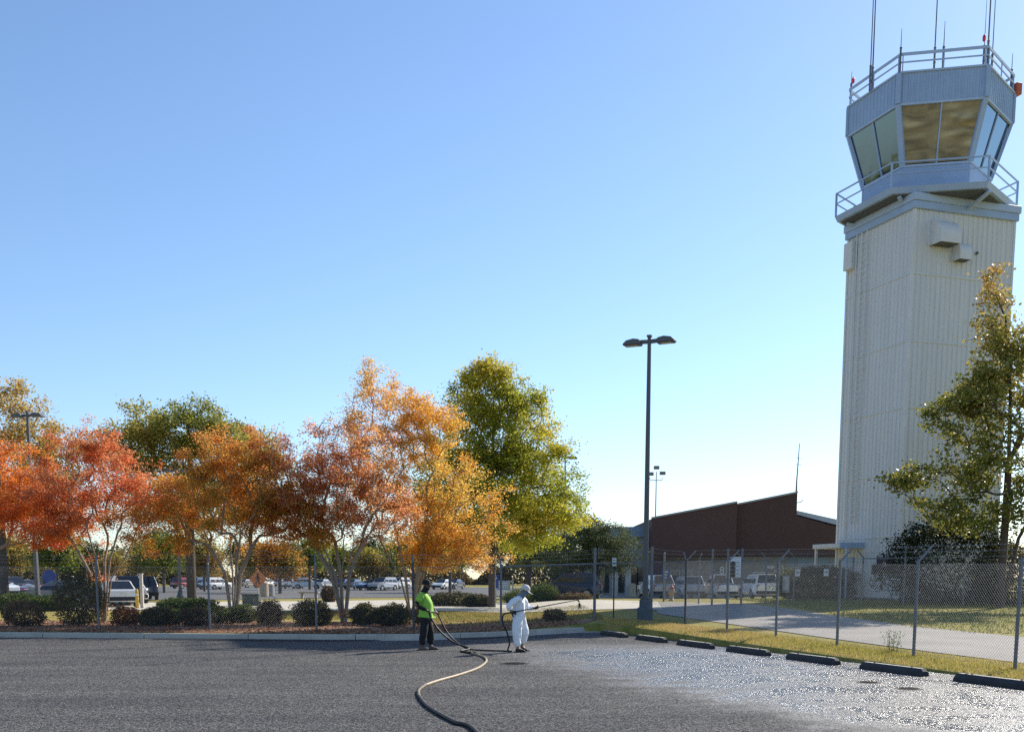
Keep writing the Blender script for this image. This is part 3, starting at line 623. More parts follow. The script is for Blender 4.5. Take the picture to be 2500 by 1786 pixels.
# ------------------------------------------------------------------ terminal building
def building():
    b = thing('terminal_building', (0, 0, .12), 'dark brown terminal building with slanted parapet behind the white cars', 'building')
    def X(px, D): return lat(px, D)
    D = 94
    def zz(py, D): return 1.75 + (1411 - py) / 2600 * D - .12
    # two slanted brown masses
    m1 = [(X(1586, D), zz(1358, D)), (X(1790, D), zz(1358, D)), (X(1790, D), zz(1231, D)), (X(1586, D), zz(1269, D))]
    MB().extrude([(x, D, z) for x, z in m1], (0, 14, 0)).build('upper_wall', 'terminal_brown', b)
    D2 = D + .9
    m2 = [(X(1790, D) + .01, zz(1358, D)), (X(2120, D2), zz(1358, D)), (X(2120, D2), zz(1312, D2)), (X(1934, D2), zz(1262, D2)), (X(1934, D2), zz(1208, D2)), (X(1790, D) + .01, zz(1237, D2))]
    MB().extrude([(x, D2, z) for x, z in m2], (0, 14, 0)).build('upper_wall', 'terminal_brown2', b)
    MB().bar((X(1586, D) - .05, D - .06, zz(1269, D) + .06), (X(1790, D), D - .06, zz(1231, D) + .06), .2, .14).build('coping', 'trim_grey', b)
    MB().bar((X(1790, D) + .06, D2 - .06, zz(1237, D2) + .06), (X(1934, D2), D2 - .06, zz(1208, D2) + .06), .2, .14).build('coping', 'trim_grey', b)
    # pale sloping roofs behind
    MB().extrude([(X(1934, 97), 97, zz(1259, 97)), (X(2130, 97), 97, zz(1309, 97)), (X(2130, 97), 97, zz(1292, 97)), (X(1936, 97), 97, zz(1250, 97))], (0, 12, 0)).build('roof', 'roof_metal', b)
    # lower storey: stone wall set back under the brown mass
    lw = [(X(1614, D + 1.2), zz(1463, D)), (X(1915, D + 1.2), zz(1463, D)), (X(1915, D + 1.2), zz(1358, D)), (X(1614, D + 1.2), zz(1358, D))]
    MB().extrude([(x, D + 1.2, z) for x, z in lw], (0, 8, 0)).build('lower_wall', 'stone_wall', b)
    MB().box((X(1600, D) + .1, D + .5, 1.7), (.7, .7, 3.6)).build('column', 'terminal_brown', b)
    MB().extrude([(X(1915, D), D + 2, -.3), (X(2150, D), D + 2, -.3), (X(2150, D), D + 2, 2.3), (X(1915, D), D + 2, 2.3)], (0, 6, 0)).build('lower_wall', 'brick_wall', b)
    gl = MB().extrude([(X(1915, D) + .02, D + 1.9, 2.32), (X(2150, D), D + 1.9, 2.32), (X(2150, D), D + 1.9, zz(1358, D) - .02), (X(1915, D) + .02, D + 1.9, zz(1358, D) - .02)], (0, 4, 0)).build('window_band', 'roof_blue', b)
    for i in range(9): MB().box((X(1915, D) + .5 + i * .95, D + 1.87, 2.9), (.07, .06, 1.1)).build('mullion', 'trim_grey', gl)
    # doors and windows in the stone wall
    yy = D + 1.2
    for (x0, x1, z0, z1) in ((1632, 1657, .1, 2.35), (1660, 1686, .1, 2.35), (1832, 1862, 1.2, 2.2)):
        w = MB().box(((X(x0, yy) + X(x1, yy)) / 2, yy - .04, (z0 + z1) / 2), (X(x1, yy) - X(x0, yy), .08, z1 - z0)).build('window', 'frame_pale', b)
        n = 2 if z0 < 1 else 1
        for i in range(n):
            h = (z1 - z0 - .1) / n
            MB().box(((X(x0, yy) + X(x1, yy)) / 2, yy - .085, z0 + .05 + h * (i + .5)), (X(x1, yy) - X(x0, yy) - .16, .02, h - .08)).build('pane', 'dark_glass', w)
    for z in (.9, 1.8, 2.7): MB().box((X(1760, yy), yy - .012, z + .35), (X(1915, yy) - X(1614, yy) - .1, .03, .03)).build('stone_course', 'trim_grey', b)
    s8 = MB().box((X(1757, yy), yy - .05, 2.3), (.42, .06, .75)).build('gate_number_sign', 'stone_wall', b)
    cu = bpy.data.curves.new('number', 'FONT'); cu.body = '8'; cu.size = .95; cu.align_x = 'CENTER'; cu.align_y = 'CENTER'; cu.extrude = .01; cu.materials.append(MATS['sign_white'])
    tmp = bpy.data.objects.new('number', cu); C.objects.link(tmp); me = bpy.data.meshes.new_from_object(tmp.evaluated_get(bpy.context.evaluated_depsgraph_get())); bpy.data.objects.remove(tmp)
    ob = link('number', me, s8); ob.location = (X(1757, yy), yy - .10, 2.3); ob.rotation_euler = (R(90), 0, 0)
    for (px, z, w, h) in ((1868, 2.6, .35, .25), (1878, 2.6, .35, .22), (1887, 2.25, .3, .25)): MB().box((X(px, yy), yy - .05, z), (w, .05, h)).build('wall_notice', 'frame_pale', b)
    # antenna pole and dish on the peak
    an = MB().tube([(X(1936, D2) - .1, D2 + .3, zz(1208, D2)), (X(1936, D2) - .1, D2 + .3, zz(1180, D2)), (X(1937, D2), D2 + .3, zz(1092, D2))], [.09, .06, .03], 6).build('antenna', 'antenna', b)
    for z in (1140, 1125): MB().bar((X(1930, D2), D2 + .3, zz(z, D2)), (X(1943, D2), D2 + .3, zz(z, D2) - .1), .03).build('element', 'antenna', an)
    MB().tube([(X(1936, D2), D2 + .2, zz(1231, D2)), (X(1945, D2), D2 + .2, zz(1229, D2)), (X(1949, D2), D2 + .2, zz(1224, D2))], .04, 6).build('bracket', 'antenna', b)
    # low grey wing on the left
    W = 97
    wg = [(X(1440, W), 0), (X(1590, W), 0), (X(1590, W), zz(1310, W)), (X(1440, W), zz(1310, W))]
    MB().extrude([(x, W, z) for x, z in wg], (0, 12, 0)).build('wing_wall', 'trim_grey', b)
    MB().extrude([(X(1420, W), W - .5, zz(1315, W)), (X(1592, W), W - .5, zz(1312, W)), (X(1592, W), W - .5, zz(1287, W)), (X(1420, W), W - .5, zz(1292, W))], (0, 13, 0)).build('wing_roof', 'roof_blue', b)
    for px in (1500, 1531): MB().box((X(px, W - 4), W - 4, 1.6), (.45, .45, 3.4)).build('column', 'frame_pale', b)
    for i, px in enumerate((1455, 1475, 1512, 1545, 1562)): MB().box((X(px, W), W - .03, 1.5), (.75, .08, 2.3)).build('pane', 'dark_glass', b)
building()

# ------------------------------------------------------------------ trees
def lownoise(P, rng, s, n=5):
    out = np.zeros(len(P))
    for _ in range(n):
        k = rng.normal(size=3) * s; out += np.sin(P @ k + rng.uniform(0, 6.28))
    return out / n
def leaf_mesh(name, cen, size, rng, col, m='leaf', up=.35, aspect=.55):
    """one rhombic face per leaf"""
    N = len(cen)
    nrm = rng.normal(size=(N, 3)); nrm[:, 2] += up * 3; nrm /= np.linalg.norm(nrm, axis=1)[:, None]
    a = rng.normal(size=(N, 3)); a -= nrm * (a * nrm).sum(1)[:, None]; a /= np.linalg.norm(a, axis=1)[:, None]
    b = np.cross(nrm, a); s = size * rng.uniform(.65, 1.35, (N, 1))
    V = np.empty((N, 4, 3)); V[:, 0] = cen - a * s * .5; V[:, 2] = cen + a * s * .5; V[:, 1] = cen + b * s * .5 * aspect + nrm * s * .08; V[:, 3] = cen - b * s * .5 * aspect + nrm * s * .08
    me = bpy.data.meshes.new(name); me.vertices.add(4 * N); me.vertices.foreach_set('co', V.ravel())
    me.loops.add(4 * N); me.loops.foreach_set('vertex_index', np.arange(4 * N, dtype=np.int32)); me.polygons.add(N)
    me.polygons.foreach_set('loop_start', np.arange(0, 4 * N, 4, dtype=np.int32))
    cl = np.ones((N, 4, 4), dtype=np.float32); cl[:, :, :3] = np.clip(col, 0, 1)[:, None, :]
    at = me.attributes.new('Col', 'FLOAT_COLOR', 'POINT'); at.data.foreach_set('color', cl.ravel())
    me.materials.append(MATS[m]); me.update(calc_edges=True); return me
def ramp(t, cols):
    t = np.clip(t, 0, .9999) * (len(cols) - 1); i = t.astype(int); f = (t - i)[:, None]; c = np.array(cols); return c[i] * (1 - f) + c[np.minimum(i + 1, len(cols) - 1)] * f
def grow(rng, trunks, pts, step=.4, k=.25, bend=.35, sag=0):
    """join every point of the crown to the growing skeleton by the cheapest branch"""
    pos = []; par = []; pl = []; ok = []
    for tr in trunks:
        prev = -1
        for i, (p, free) in enumerate(tr):
            if i == 0 and pos: prev = 0; continue
            pos.append(np.array(p, float)); par.append(prev); ok.append(free); pl.append(0 if prev < 0 else pl[prev] + np.linalg.norm(pos[-1] - pos[prev])); prev = len(pos) - 1
    cap = 6000; Pn = np.zeros((cap, 3)); L = np.zeros(cap); F = np.zeros(cap, bool); n = len(pos)
    Pn[:n] = pos; L[:n] = pl; F[:n] = ok; par = list(par); tips = []
    c0 = Pn[:n][F[:n]].mean(0) if F[:n].any() else Pn[n - 1]
    for p in pts[np.argsort(np.linalg.norm(pts - c0, axis=1) + rng.uniform(0, .5, len(pts)))]:
        d = np.linalg.norm(Pn[:n] - p, axis=1); cost = d + k * L[:n] + 1.2 * np.maximum(0, Pn[:n, 2] - p[2] - .1) + np.where(F[:n], 0, 1e6)
        j = int(np.argmin(cost)); dj = d[j]; m = max(1, int(math.ceil(dj / step)))
        if n + m >= cap: break
        q = par[j]; dr = Pn[j] - Pn[q] if q >= 0 else np.array([0, 0, 1.]); dr = dr / (np.linalg.norm(dr) + 1e-9)
        ctl = Pn[j] + dr * dj * bend + np.array([0, 0, dj * .12 - sag * dj]); prev = j
        for s in range(1, m + 1):
            t = s / m; x = (1 - t) ** 2 * Pn[j] + 2 * t * (1 - t) * ctl + t * t * p + rng.normal(size=3) * .035 * dj * (1 - t) * .7
            Pn[n] = x; L[n] = L[prev] + np.linalg.norm(x - Pn[prev]); F[n] = True; par.append(prev); prev = n; n += 1
        tips.append(prev)
    return Pn[:n].copy(), par, tips
def branch_mesh(name, P, par, r_tip, r_base, m, pw=2.4):
    n = len(P); r = np.zeros(n); kids = [[] for _ in range(n)]
    for i in range(n):
        if par[i] >= 0: kids[par[i]].append(i)
    acc = np.zeros(n)
    for i in range(n - 1, -1, -1):
        if not kids[i]: acc[i] = 1
        if par[i] >= 0: acc[par[i]] += acc[i]
    r = acc ** (1 / pw); r = r_tip + (r - 1) / max(1e-6, r[0] - 1) * (r_base - r_tip)
    mb = MB(); st = [(0, -1)]
    starts = [0]
    while starts:
        s = starts.pop(); chain = [s] if par[s] < 0 else [par[s], s]; c = s
        while kids[c]:
            ks = sorted(kids[c], key=lambda q: -acc[q]); starts += ks[1:]; c = ks[0]; chain.append(c)
        rr = [r[q] for q in chain]
        if par[s] >= 0: rr[0] = min(rr[0], rr[1] * 1.15)
        if len(chain) > 1: mb.tube([P[q] for q in chain], rr, 7 if rr[0] > .05 else 4 if rr[0] > .015 else 3, cap=False)
    return mb.mesh(name, m, smooth=True), r
def crown_points(rng, blobs, n):
    w = np.array([b[2] if len(b) > 2 else b[1][0] * b[1][1] * b[1][2] for b in blobs], float); w /= w.sum(); out = []
    for (c, rad, *_), k in zip(blobs, (w * n).astype(int) + 1):
        d = rng.normal(size=(k, 3)); d /= np.linalg.norm(d, axis=1)[:, None]; rr = rng.uniform(.12, 1, k) ** .55
        out.append(np.array(c) + d * rr[:, None] * np.array(rad))
    return np.concatenate(out)
def tree(name, loc, label, seed, trunks, blobs, npts, nleaf, lsize, spread, colfn, bark, rb, rt=.006, m='leaf', k=.25, cat='tree', up=.35, step=.4, group=None, aspect=.55, sag=0, flat=.7, rz=0):
    rng = np.random.default_rng(seed); t = thing(name, loc, label, cat, rz, group)
    pts = crown_points(rng, blobs, npts); P, par, tips = grow(rng, trunks, pts, step, k, sag=sag)
    bm_, r = branch_mesh('trunk', P, par, rt, rb, bark); link('trunk', bm_, t)
    # leaf clusters sit on the thin twigs, denser towards their tips
    thin = np.where(r < rt * 3.2)[0]; wt = np.zeros(len(P)); wt[thin] = .35; wt[tips] = 1.0; wt *= rng.uniform(.1, 1.7, len(P)) ** 1.8 * np.clip(.7 + 1.4 * lownoise(P, rng, 1.5, 4), .13, 1.9)
    idx = rng.choice(len(P), nleaf, p=wt / wt.sum()); cen = P[idx] + rng.normal(size=(nleaf, 3)) * np.array([spread, spread, spread * flat])
    col = colfn(cen, rng) * rng.uniform(.72, 1.25, (nleaf, 1)) * (1 + rng.normal(size=(nleaf, 3)) * .05)
    link('crown', leaf_mesh('crown', cen, lsize, rng, col, m, up, aspect), t); return t

RED, VERM, ORG, GOLD, YEL, OLIVE, GRN, DGRN, PINK = (.55, .09, .04), (.74, .20, .045), (.80, .34, .055), (.80, .50, .09), (.82, .60, .16), (.36, .33, .06), (.18, .23, .03), (.08, .12, .025), (.76, .31, .20)
RUST, PALE = (.54, .19, .055), (.76, .38, .18)
def myrtle_cols(cols, zs=(2.5, 7), pink=.0):
    def f(cen, rng):
        t = .5 + .42 * lownoise(cen, rng, .55, 4) * 1.5 + .28 * lownoise(cen, rng, 1.7, 3) + rng.normal(size=len(cen)) * .10
        c = ramp(t, cols)
        if pink:
            u = np.clip((cen[:, 2] - zs[0]) / (zs[1] - zs[0]), 0, 1) ** 1.6 * pink * (rng.uniform(size=len(cen)) < .8); c = c * (1 - u[:, None]) + np.array(PINK) * u[:, None]
        return c
    return f
def multi_trunk(n, seed, spread, h0, h1, lean=0):
    rr = random.Random(seed); out = []
    for i in range(n):
        a = 2 * math.pi * i / n + rr.uniform(-.4, .4); d = spread * rr.uniform(.6, 1.1)
        pts = [((0, 0, -.2), False), ((.10 * math.cos(a), .10 * math.sin(a), .35), False)]
        for s in (.35, .7, 1):
            pts.append(((d * s * math.cos(a) + lean * s + rr.uniform(-.06, .06), d * s * math.sin(a) + rr.uniform(-.06, .06), h0 + (h1 - h0) * s), s > .3))
        out.append(pts)
    return out
# crape myrtles along the kerb fence
tree('crape_myrtle', (-20.4, 40.3, .15), 'leftmost red crape myrtle, cut by the left picture edge', 11, multi_trunk(8, 1, 1.1, .8, 2.4), [((.6, 0, 5.0), (3.2, 2.6, 1.9)), ((2.9, -.3, 4.0), (2.3, 1.8, 1.4)), ((1.0, 0, 6.3), (1.6, 1.4, .9))], 620, 62000, .073, .15, myrtle_cols([RED, VERM, ORG, VERM, PALE], pink=.12), 'bark_pale', .10)
tree('crape_myrtle', (-15.1, 39.6, .15), 'red crape myrtle with bare forked stems beside the big dark bush', 12, multi_trunk(10, 2, 1.0, .9, 2.9), [((.0, 0, 5.0), (2.6, 1.9, 1.5)), ((-2.0, 0, 4.0), (1.9, 1.4, 1.1)), ((2.0, -.2, 4.3), (1.7, 1.3, 1.1)), ((-.4, 0, 6.5), (1.5, 1.2, .9))], 560, 40000, .073, .14, myrtle_cols([RED, VERM, PALE, VERM, RUST, ORG], pink=.35), 'bark_pale', .085)
tree('crape_myrtle', (-10.05, 38.6, .15), 'orange crape myrtle with thick grey trunk between the red and pink ones', 13, multi_trunk(9, 3, 1.0, 1.3, 2.7), [((.1, 0, 4.4), (3.0, 2.2, 1.7)), ((-2.3, -.2, 3.5), (2.0, 1.4, 1.1)), ((2.3, 0, 3.6), (2.1, 1.5, 1.3)), ((.0, 0, 6.0), (1.9, 1.5, .9))], 660, 68000, .073, .15, myrtle_cols([VERM, ORG, GOLD, RUST, ORG, OLIVE, ORG], pink=.2), 'bark_pale', .13)
tree('crape_myrtle', (-6.1, 38.7, .15), 'pink and orange crape myrtle with pale branching stems behind kerb fence', 14, multi_trunk(11, 4, 1.25, 1.1, 2.9), [((.1, 0, 4.5), (2.9, 2.1, 1.7)), ((-1.5, 0, 5.8), (1.9, 1.5, 1.2)), ((1.5, 0, 3.8), (1.9, 1.5, 1.1)), ((-1.9, 0, 3.7), (1.5, 1.3, .9)), ((.3, 0, 6.5), (1.8, 1.4, 1.0))], 660, 54000, .073, .14, myrtle_cols([ORG, RUST, PALE, ORG, PINK, GOLD], pink=.4), 'bark_pale', .12)
tree('crape_myrtle', (-3.9, 41.5, .15), 'golden yellow crape myrtle rising behind the worker in the green shirt', 15, multi_trunk(8, 5, 1.2, .9, 3.2), [((.0, .3, 5.2), (2.9, 2.2, 1.9)), ((2.2, 0, 4.1), (2.2, 1.7, 1.7)), ((-.9, .3, 7.6), (2.2, 1.8, 1.5), 8), ((-1.4, .3, 8.9), (1.0, .9, .9), 1.2), ((1.5, .2, 2.7), (2.5, 1.3, 1.0), 7), ((.9, .2, 7.3), (1.4, 1.2, 1.0), 3)], 840, 72000, .076, .15, myrtle_cols([GOLD, RUST, YEL, ORG, GOLD, YEL, OLIVE]), 'bark_pale', .11)
# tall green and yellow tree beyond them
def green_yellow(cen, rng):
    d = np.hypot(cen[:, 0], cen[:, 1]); t = .44 + .2 * lownoise(cen, rng, .5, 4) * 1.6 + .10 * lownoise(cen, rng, 1.6, 3) + .25 * np.clip((cen[:, 2] - 8) / 5, 0, 1) + .05 * d / 3 + rng.normal(size=len(cen)) * .09
    return ramp(t, [(.15, .18, .03), (.26, .30, .035), (.40, .40, .045), (.58, .48, .06), GOLD])
tree('shade_tree', (-1.1, 59, .15), 'tall conical tree of green and yellow leaves behind the white-suited worker', 16, [[((0, 0, -.2), False), ((0, 0, 1.8), False), ((.1, 0, 4), True), ((0, 0, 7), True), ((.1, 0, 9.5), True), ((.1, 0, 11.8), True)]],
     [((.4, 0, 4.8), (5.0, 3.6, 2.0)), ((.4, 0, 7.0), (4.9, 3.6, 2.4)), ((.2, 0, 9.2), (4.2, 3.3, 2.1)), ((2.0, 0, 7.6), (3.0, 2.6, 2.2)), ((2.7, 0, 5.4), (2.6, 2.4, 1.6)), ((0, 0, 10.9), (3.2, 2.6, 1.7), 34), ((0, 0, 12.2), (1.8, 1.5, 1.2), 8)], 1100, 112000, .14, .26, green_yellow, 'bark_dark', .21, .008, k=.12)
def olive_mix(cen, rng): return ramp(.45 + .4 * lownoise(cen, rng, .4, 4) + rng.normal(size=len(cen)) * .12, [(.12, .15, .035), (.23, .25, .05), (.36, .33, .07), (.46, .37, .09), (.56, .40, .10)])
tree('shade_tree', (lat(474, 80), 80, .15), 'broad olive green tree crown behind the orange crape myrtle', 17, [[((0, 0, -.2), False), ((0, 0, 4), True), ((0, 0, 7), True), ((.2, 0, 10), True)]],
     [((-3.3, 0, 10.8), (3.6, 3, 3.3)), ((3.4, 0, 10.2), (3.7, 3, 3.3)), ((0, 0, 12.2), (3.6, 3, 2.5)), ((0, 0, 7.5), (6.6, 4, 2.4)), ((6.2, 0, 8.2), (2.6, 2, 2.6))], 700, 64000, .20, .38, olive_mix, 'bark_dark', .36, .012, k=.12, step=.7)
def dry_yellow(cen, rng): return ramp(.5 + .4 * lownoise(cen, rng, .4, 4) + rng.normal(size=len(cen)) * .12, [OLIVE, (.46, .33, .09), (.58, .40, .13), (.42, .31, .10)])
tree('shade_tree', (lat(20, 72), 72, .15), 'tall thinning yellow-brown tree behind the left lamp post', 18, [[((0, 0, -.2), False), ((0, 0, 4), True), ((0, 0, 7), True), ((.2, 0, 9), True)]],
     [((0, 0, 11.6), (4.4, 3, 3.2)), ((2.9, 0, 9.2), (3.2, 3, 2.6)), ((-3, 0, 9.6), (3, 3, 2.5)), ((.8, 0, 6.8), (5.4, 3, 2.4))], 620, 42000, .18, .32, dry_yellow, 'bark_dark', .3, .012, k=.12, step=.7)
def oak_green(cen, rng): return ramp(.45 + .45 * lownoise(cen, rng, .8, 4) + rng.normal(size=len(cen)) * .15, [(.06, .08, .035), (.12, .15, .065), (.22, .24, .12)])
tree('evergreen_tree', (lat(1455, 74), 74, .15), 'rounded grey-green evergreen tree left of the tall lamp post', 19, [[((0, 0, -.2), False), ((0, 0, 1.2), False), ((0, 0, 2.6), True), ((0, 0, 4), True)]],
     [((0, 0, 3.6), (2.9, 2.6, 1.9)), ((-.6, 0, 4.9), (1.9, 1.8, 1.3)), ((1.5, 0, 3.1), (2.1, 1.8, 1.4)), ((-2.2, 0, 2.6), (2.2, 1.8, 1.6))], 420, 30000, .12, .24, oak_green, 'bark_dark', .22, .01, k=.15, m='leaf_shrub', step=.5)
tree('evergreen_tree', (lat(1290, 86), 86, .15), 'dark evergreen tree in shade above the blue car', 29, [[((0, 0, -.2), False), ((0, 0, 1.6), False), ((0, 0, 3), True)]],
     [((0, 0, 4.4), (4.6, 2.6, 2.0)), ((2, 0, 3.6), (3, 2.2, 1.4))], 300, 20000, .16, .3, oak_green, 'bark_dark', .25, .01, k=.15, m='leaf_shrub', step=.6)
def pear(cen, rng):
    t = .27 + .28 * lownoise(cen, rng, .6, 4) + .35 * np.clip((cen[:, 2] - 8) / 6, 0, 1) + rng.normal(size=len(cen)) * .15
    return ramp(t, [(.10, .12, .03), (.19, .21, .04), (.33, .30, .06), (.50, .36, .11), (.58, .36, .14)])
tree('pear_tree', (lat(2436, 45.5), 45.5, .42), 'tall glossy-leaved tree in front of the tower', 20, [[((0, 0, -.2), False), ((0, 0, 1.5), False), ((0, 0, 3.2), True), ((.0, 0, 6), True), ((-.1, 0, 9), True), ((-.5, 0, 12), True)],
     [((0, 0, -.2), False), ((.6, 0, 3), True), ((1.7, 0, 5.2), True), ((2.4, 0, 7.5), True)]],
     [((-1.2, 0, 6.0), (2.6, 2.0, 1.2)), ((-3.9, 0, 5.5), (1.5, 1.2, .8), 2.2), ((-1.2, 0, 8.0), (2.3, 2.0, 1.8)), ((.2, 0, 9.2), (2.4, 2.0, 1.9)), ((-.4, 0, 11.0), (1.8, 1.6, 1.4)), ((-1.0, 0, 12.8), (.75, .7, 1.2), 1.6), ((2.2, 0, 8.4), (1.8, 1.7, 2.0)), ((-1.0, 0, 4.0), (2.8, 1.7, 1.0)), ((2.4, 0, 5.0), (2, 1.6, 1.5)), ((-3.0, 0, 4.4), (1.3, 1.2, .7), 1.2)],
     760, 29000, .145, .21, pear, 'bark_dark', .17, .009, m='leaf_gloss', k=.14, up=.1, aspect=.7)
# background trees beyond the car park
def far_proto(seed, cols, h, w):
    rng = np.random.default_rng(seed); P, par, tips = grow(rng, [[((0, 0, -.3), False), ((0, 0, h * .22), False), ((0, 0, h * .45), True), ((0, 0, h * .7), True)]], crown_points(rng, [((0, 0, h * .62), (w * .5, w * .5, h * .28)), ((w * .15, 0, h * .8), (w * .32, w * .32, h * .18)), ((-w * .2, 0, h * .5), (w * .36, w * .36, h * .2))], 150), .9, .15)
    bm_, r = branch_mesh('trunk', P, par, .02, .22, 'bark_grey'); n = 5200
    idx = rng.choice(np.array(tips), n); cen = P[idx] + rng.normal(size=(n, 3)) * .5
    col = ramp(.5 + .45 * lownoise(cen, rng, .4, 4) + rng.normal(size=n) * .15, cols) * rng.uniform(.7, 1.2, (n, 1))
    return bm_, leaf_mesh('crown', cen, .34, rng, col)
protos = [far_proto(41, [DGRN, GRN, OLIVE, (.25, .2, .05)], 9, 7), far_proto(42, [OLIVE, (.3, .2, .06), (.38, .24, .07)], 8, 6.5), far_proto(43, [(.03, .045, .02), (.05, .07, .03), DGRN], 11, 8), far_proto(44, [(.35, .12, .03), (.42, .18, .04), OLIVE], 6.5, 5)]
words = ['first', 'second', 'third', 'fourth', 'fifth', 'sixth', 'seventh', 'eighth', 'ninth', 'tenth', 'eleventh', 'twelfth', 'thirteenth', 'fourteenth', 'fifteenth', 'sixteenth', 'seventeenth', 'eighteenth', 'nineteenth', 'twentieth', 'twenty-first', 'twenty-second', 'twenty-third', 'twenty-fourth', 'twenty-fifth', 'twenty-sixth']
kinds = ['olive green', 'yellow-brown', 'dark evergreen', 'small orange']
rf = random.Random(9)
def far_tree(px, D, k, s, label, group):
    t = thing('background_tree', (lat(px, D), D, .1), label, 'tree', rf.uniform(0, 6.28), group); t.scale = (s, s, s * rf.uniform(.9, 1.1))
    link('trunk', protos[k][0], t); link('crown', protos[k][1], t)
pxs = sorted([-40, 20, 75, 120, 175, 225, 290, 345, 390, 450, 520, 580, 640, 700, 760, 830, 900, 960, 1020, 1085, 1140, 1215, 1290, 1370])
for i, px in enumerate(pxs):
    k = [2, 2, 0, 1, 0, 2, 1, 0, 2, 0, 1, 2, 0, 2, 1, 0, 2, 0, 2, 0, 2, 2, 0, 2][i]
    far_tree(px + rf.uniform(-12, 12), rf.uniform(215, 275), k, rf.uniform(.85, 1.25), f'{kinds[k]} tree, {words[i]} from the left in the distant tree line', 'distant tree line')
mids = [(40, 128, 1, .8), (150, 120, 0, .85), (380, 132, 1, .85), (407, 118, 0, .8), (505, 130, 1, .8), (640, 120, 3, .95), (688, 112, 3, .9), (760, 150, 0, .9), (905, 145, 1, .8), (1010, 150, 0, .9), (1100, 120, 0, .9)]
for i, (px, D, k, s) in enumerate(mids):
    far_tree(px, D, k, s, f'{kinds[k]} car park tree, {words[i]} from the left among the parked cars', 'trees in the car park')

rw = np.random.default_rng(50); n = 42000; X_ = rw.uniform(-165, 60, n); top_ = 5.5 + 2.2 * np.sin(X_ * .11) + 1.6 * np.sin(X_ * .31 + 1) + 1.0 * np.sin(X_ * .83)
cen = np.c_[X_, 262 + rw.uniform(0, 14, n), rw.uniform(0, 1, n) ** .8 * top_ + .1]
col = ramp(.45 + .4 * lownoise(cen * np.array([1, .3, 1]), rw, .12, 5) + rw.normal(size=n) * .15, [(.035, .045, .02), (.06, .07, .025), (.13, .11, .04), (.22, .15, .05), (.10, .09, .04)])
n2 = 9000; th = rw.uniform(0, 1, n2); cen2 = np.c_[-165 - 130 * th + rw.uniform(-8, 8, n2), 268 - 240 * th + rw.uniform(-8, 8, n2), rw.uniform(0, 1, n2) ** .8 * (13 + 3 * np.sin(th * 40) + 2 * np.sin(th * 97))]
col2 = ramp(rw.uniform(0, 1, n2), [(.03, .04, .018), (.06, .07, .025), (.10, .09, .03)]); leafsz = np.r_[np.full(n, .95), np.full(n2, 2.6)][:, None]; cen = np.r_[cen, cen2]; col = np.r_[col, col2]
tag(link('distant_woods', leaf_mesh('distant_woods', cen, leafsz, rw, col)), 'band of distant woodland closing the view beyond the car park', 'woods', kind='stuff')

# ------------------------------------------------------------------ shrubs and hedges
def shrub(loc, w, h, label, seed, cols, nleaf=5200, ls=.075, dep=None, stem='bark_dark', spiky=False, boxy=False, cat='shrub', name='shrub', group='shrubs in the planting beds', m='leaf_shrub'):
    rng = np.random.default_rng(seed); t = thing(name, loc, label, cat, 0, group); dep = dep or w * .85
    n = nleaf; d = rng.normal(size=(n, 3)); d /= np.linalg.norm(d, axis=1)[:, None]
    lump = 1 + .30 * lownoise(d * 3, rng, 1.6, 5) + .14 * lownoise(d * 3, rng, 5, 4)
    rr = rng.uniform(.25, 1, n) ** .35 * lump
    if boxy: d = d / (np.abs(d) ** 4).sum(1)[:, None] ** .25
    cen = d * rr[:, None] * np.array([w / 2, dep / 2, h * .54]) + np.array([0, 0, h * .46]); cen[:, 2] = np.maximum(cen[:, 2], .03 + rng.uniform(0, .1, n)); cen += rng.normal(size=cen.shape) * .03
    if spiky: cen[:, 2] *= rng.uniform(.6, 1.15, n)
    col = ramp(.5 + .4 * lownoise(cen, rng, 1.6, 4) + rng.normal(size=n) * .18, cols) * rng.uniform(.7, 1.25, (n, 1))
    link('foliage', leaf_mesh('foliage', cen, ls, rng, col, m, .15 if spiky else .4, .35 if spiky else .6), t)
    mb = MB()
    for i in range(7):
        a = rng.uniform(0, 6.28); q = rng.uniform(.3, .75); mb.tube([(0.05 * math.cos(a), .05 * math.sin(a), -.1), (w * .2 * q * math.cos(a), dep * .2 * q * math.sin(a), h * .35), (w * .45 * q * math.cos(a), dep * .45 * q * math.sin(a), h * .8)], [.022, .014, .005], 5)
    mb.build('stems', stem, t, smooth=True); return t
SD = [(.045, .048, .018), (.10, .09, .03), (.18, .145, .05)]; SG = [(.045, .07, .013), (.10, .14, .022), (.18, .22, .04)]; SO = [(.10, .05, .02), (.28, .10, .03), (.40, .16, .05)]; SB = [(.06, .045, .022), (.15, .10, .045), (.26, .17, .075)]
D = 36.5
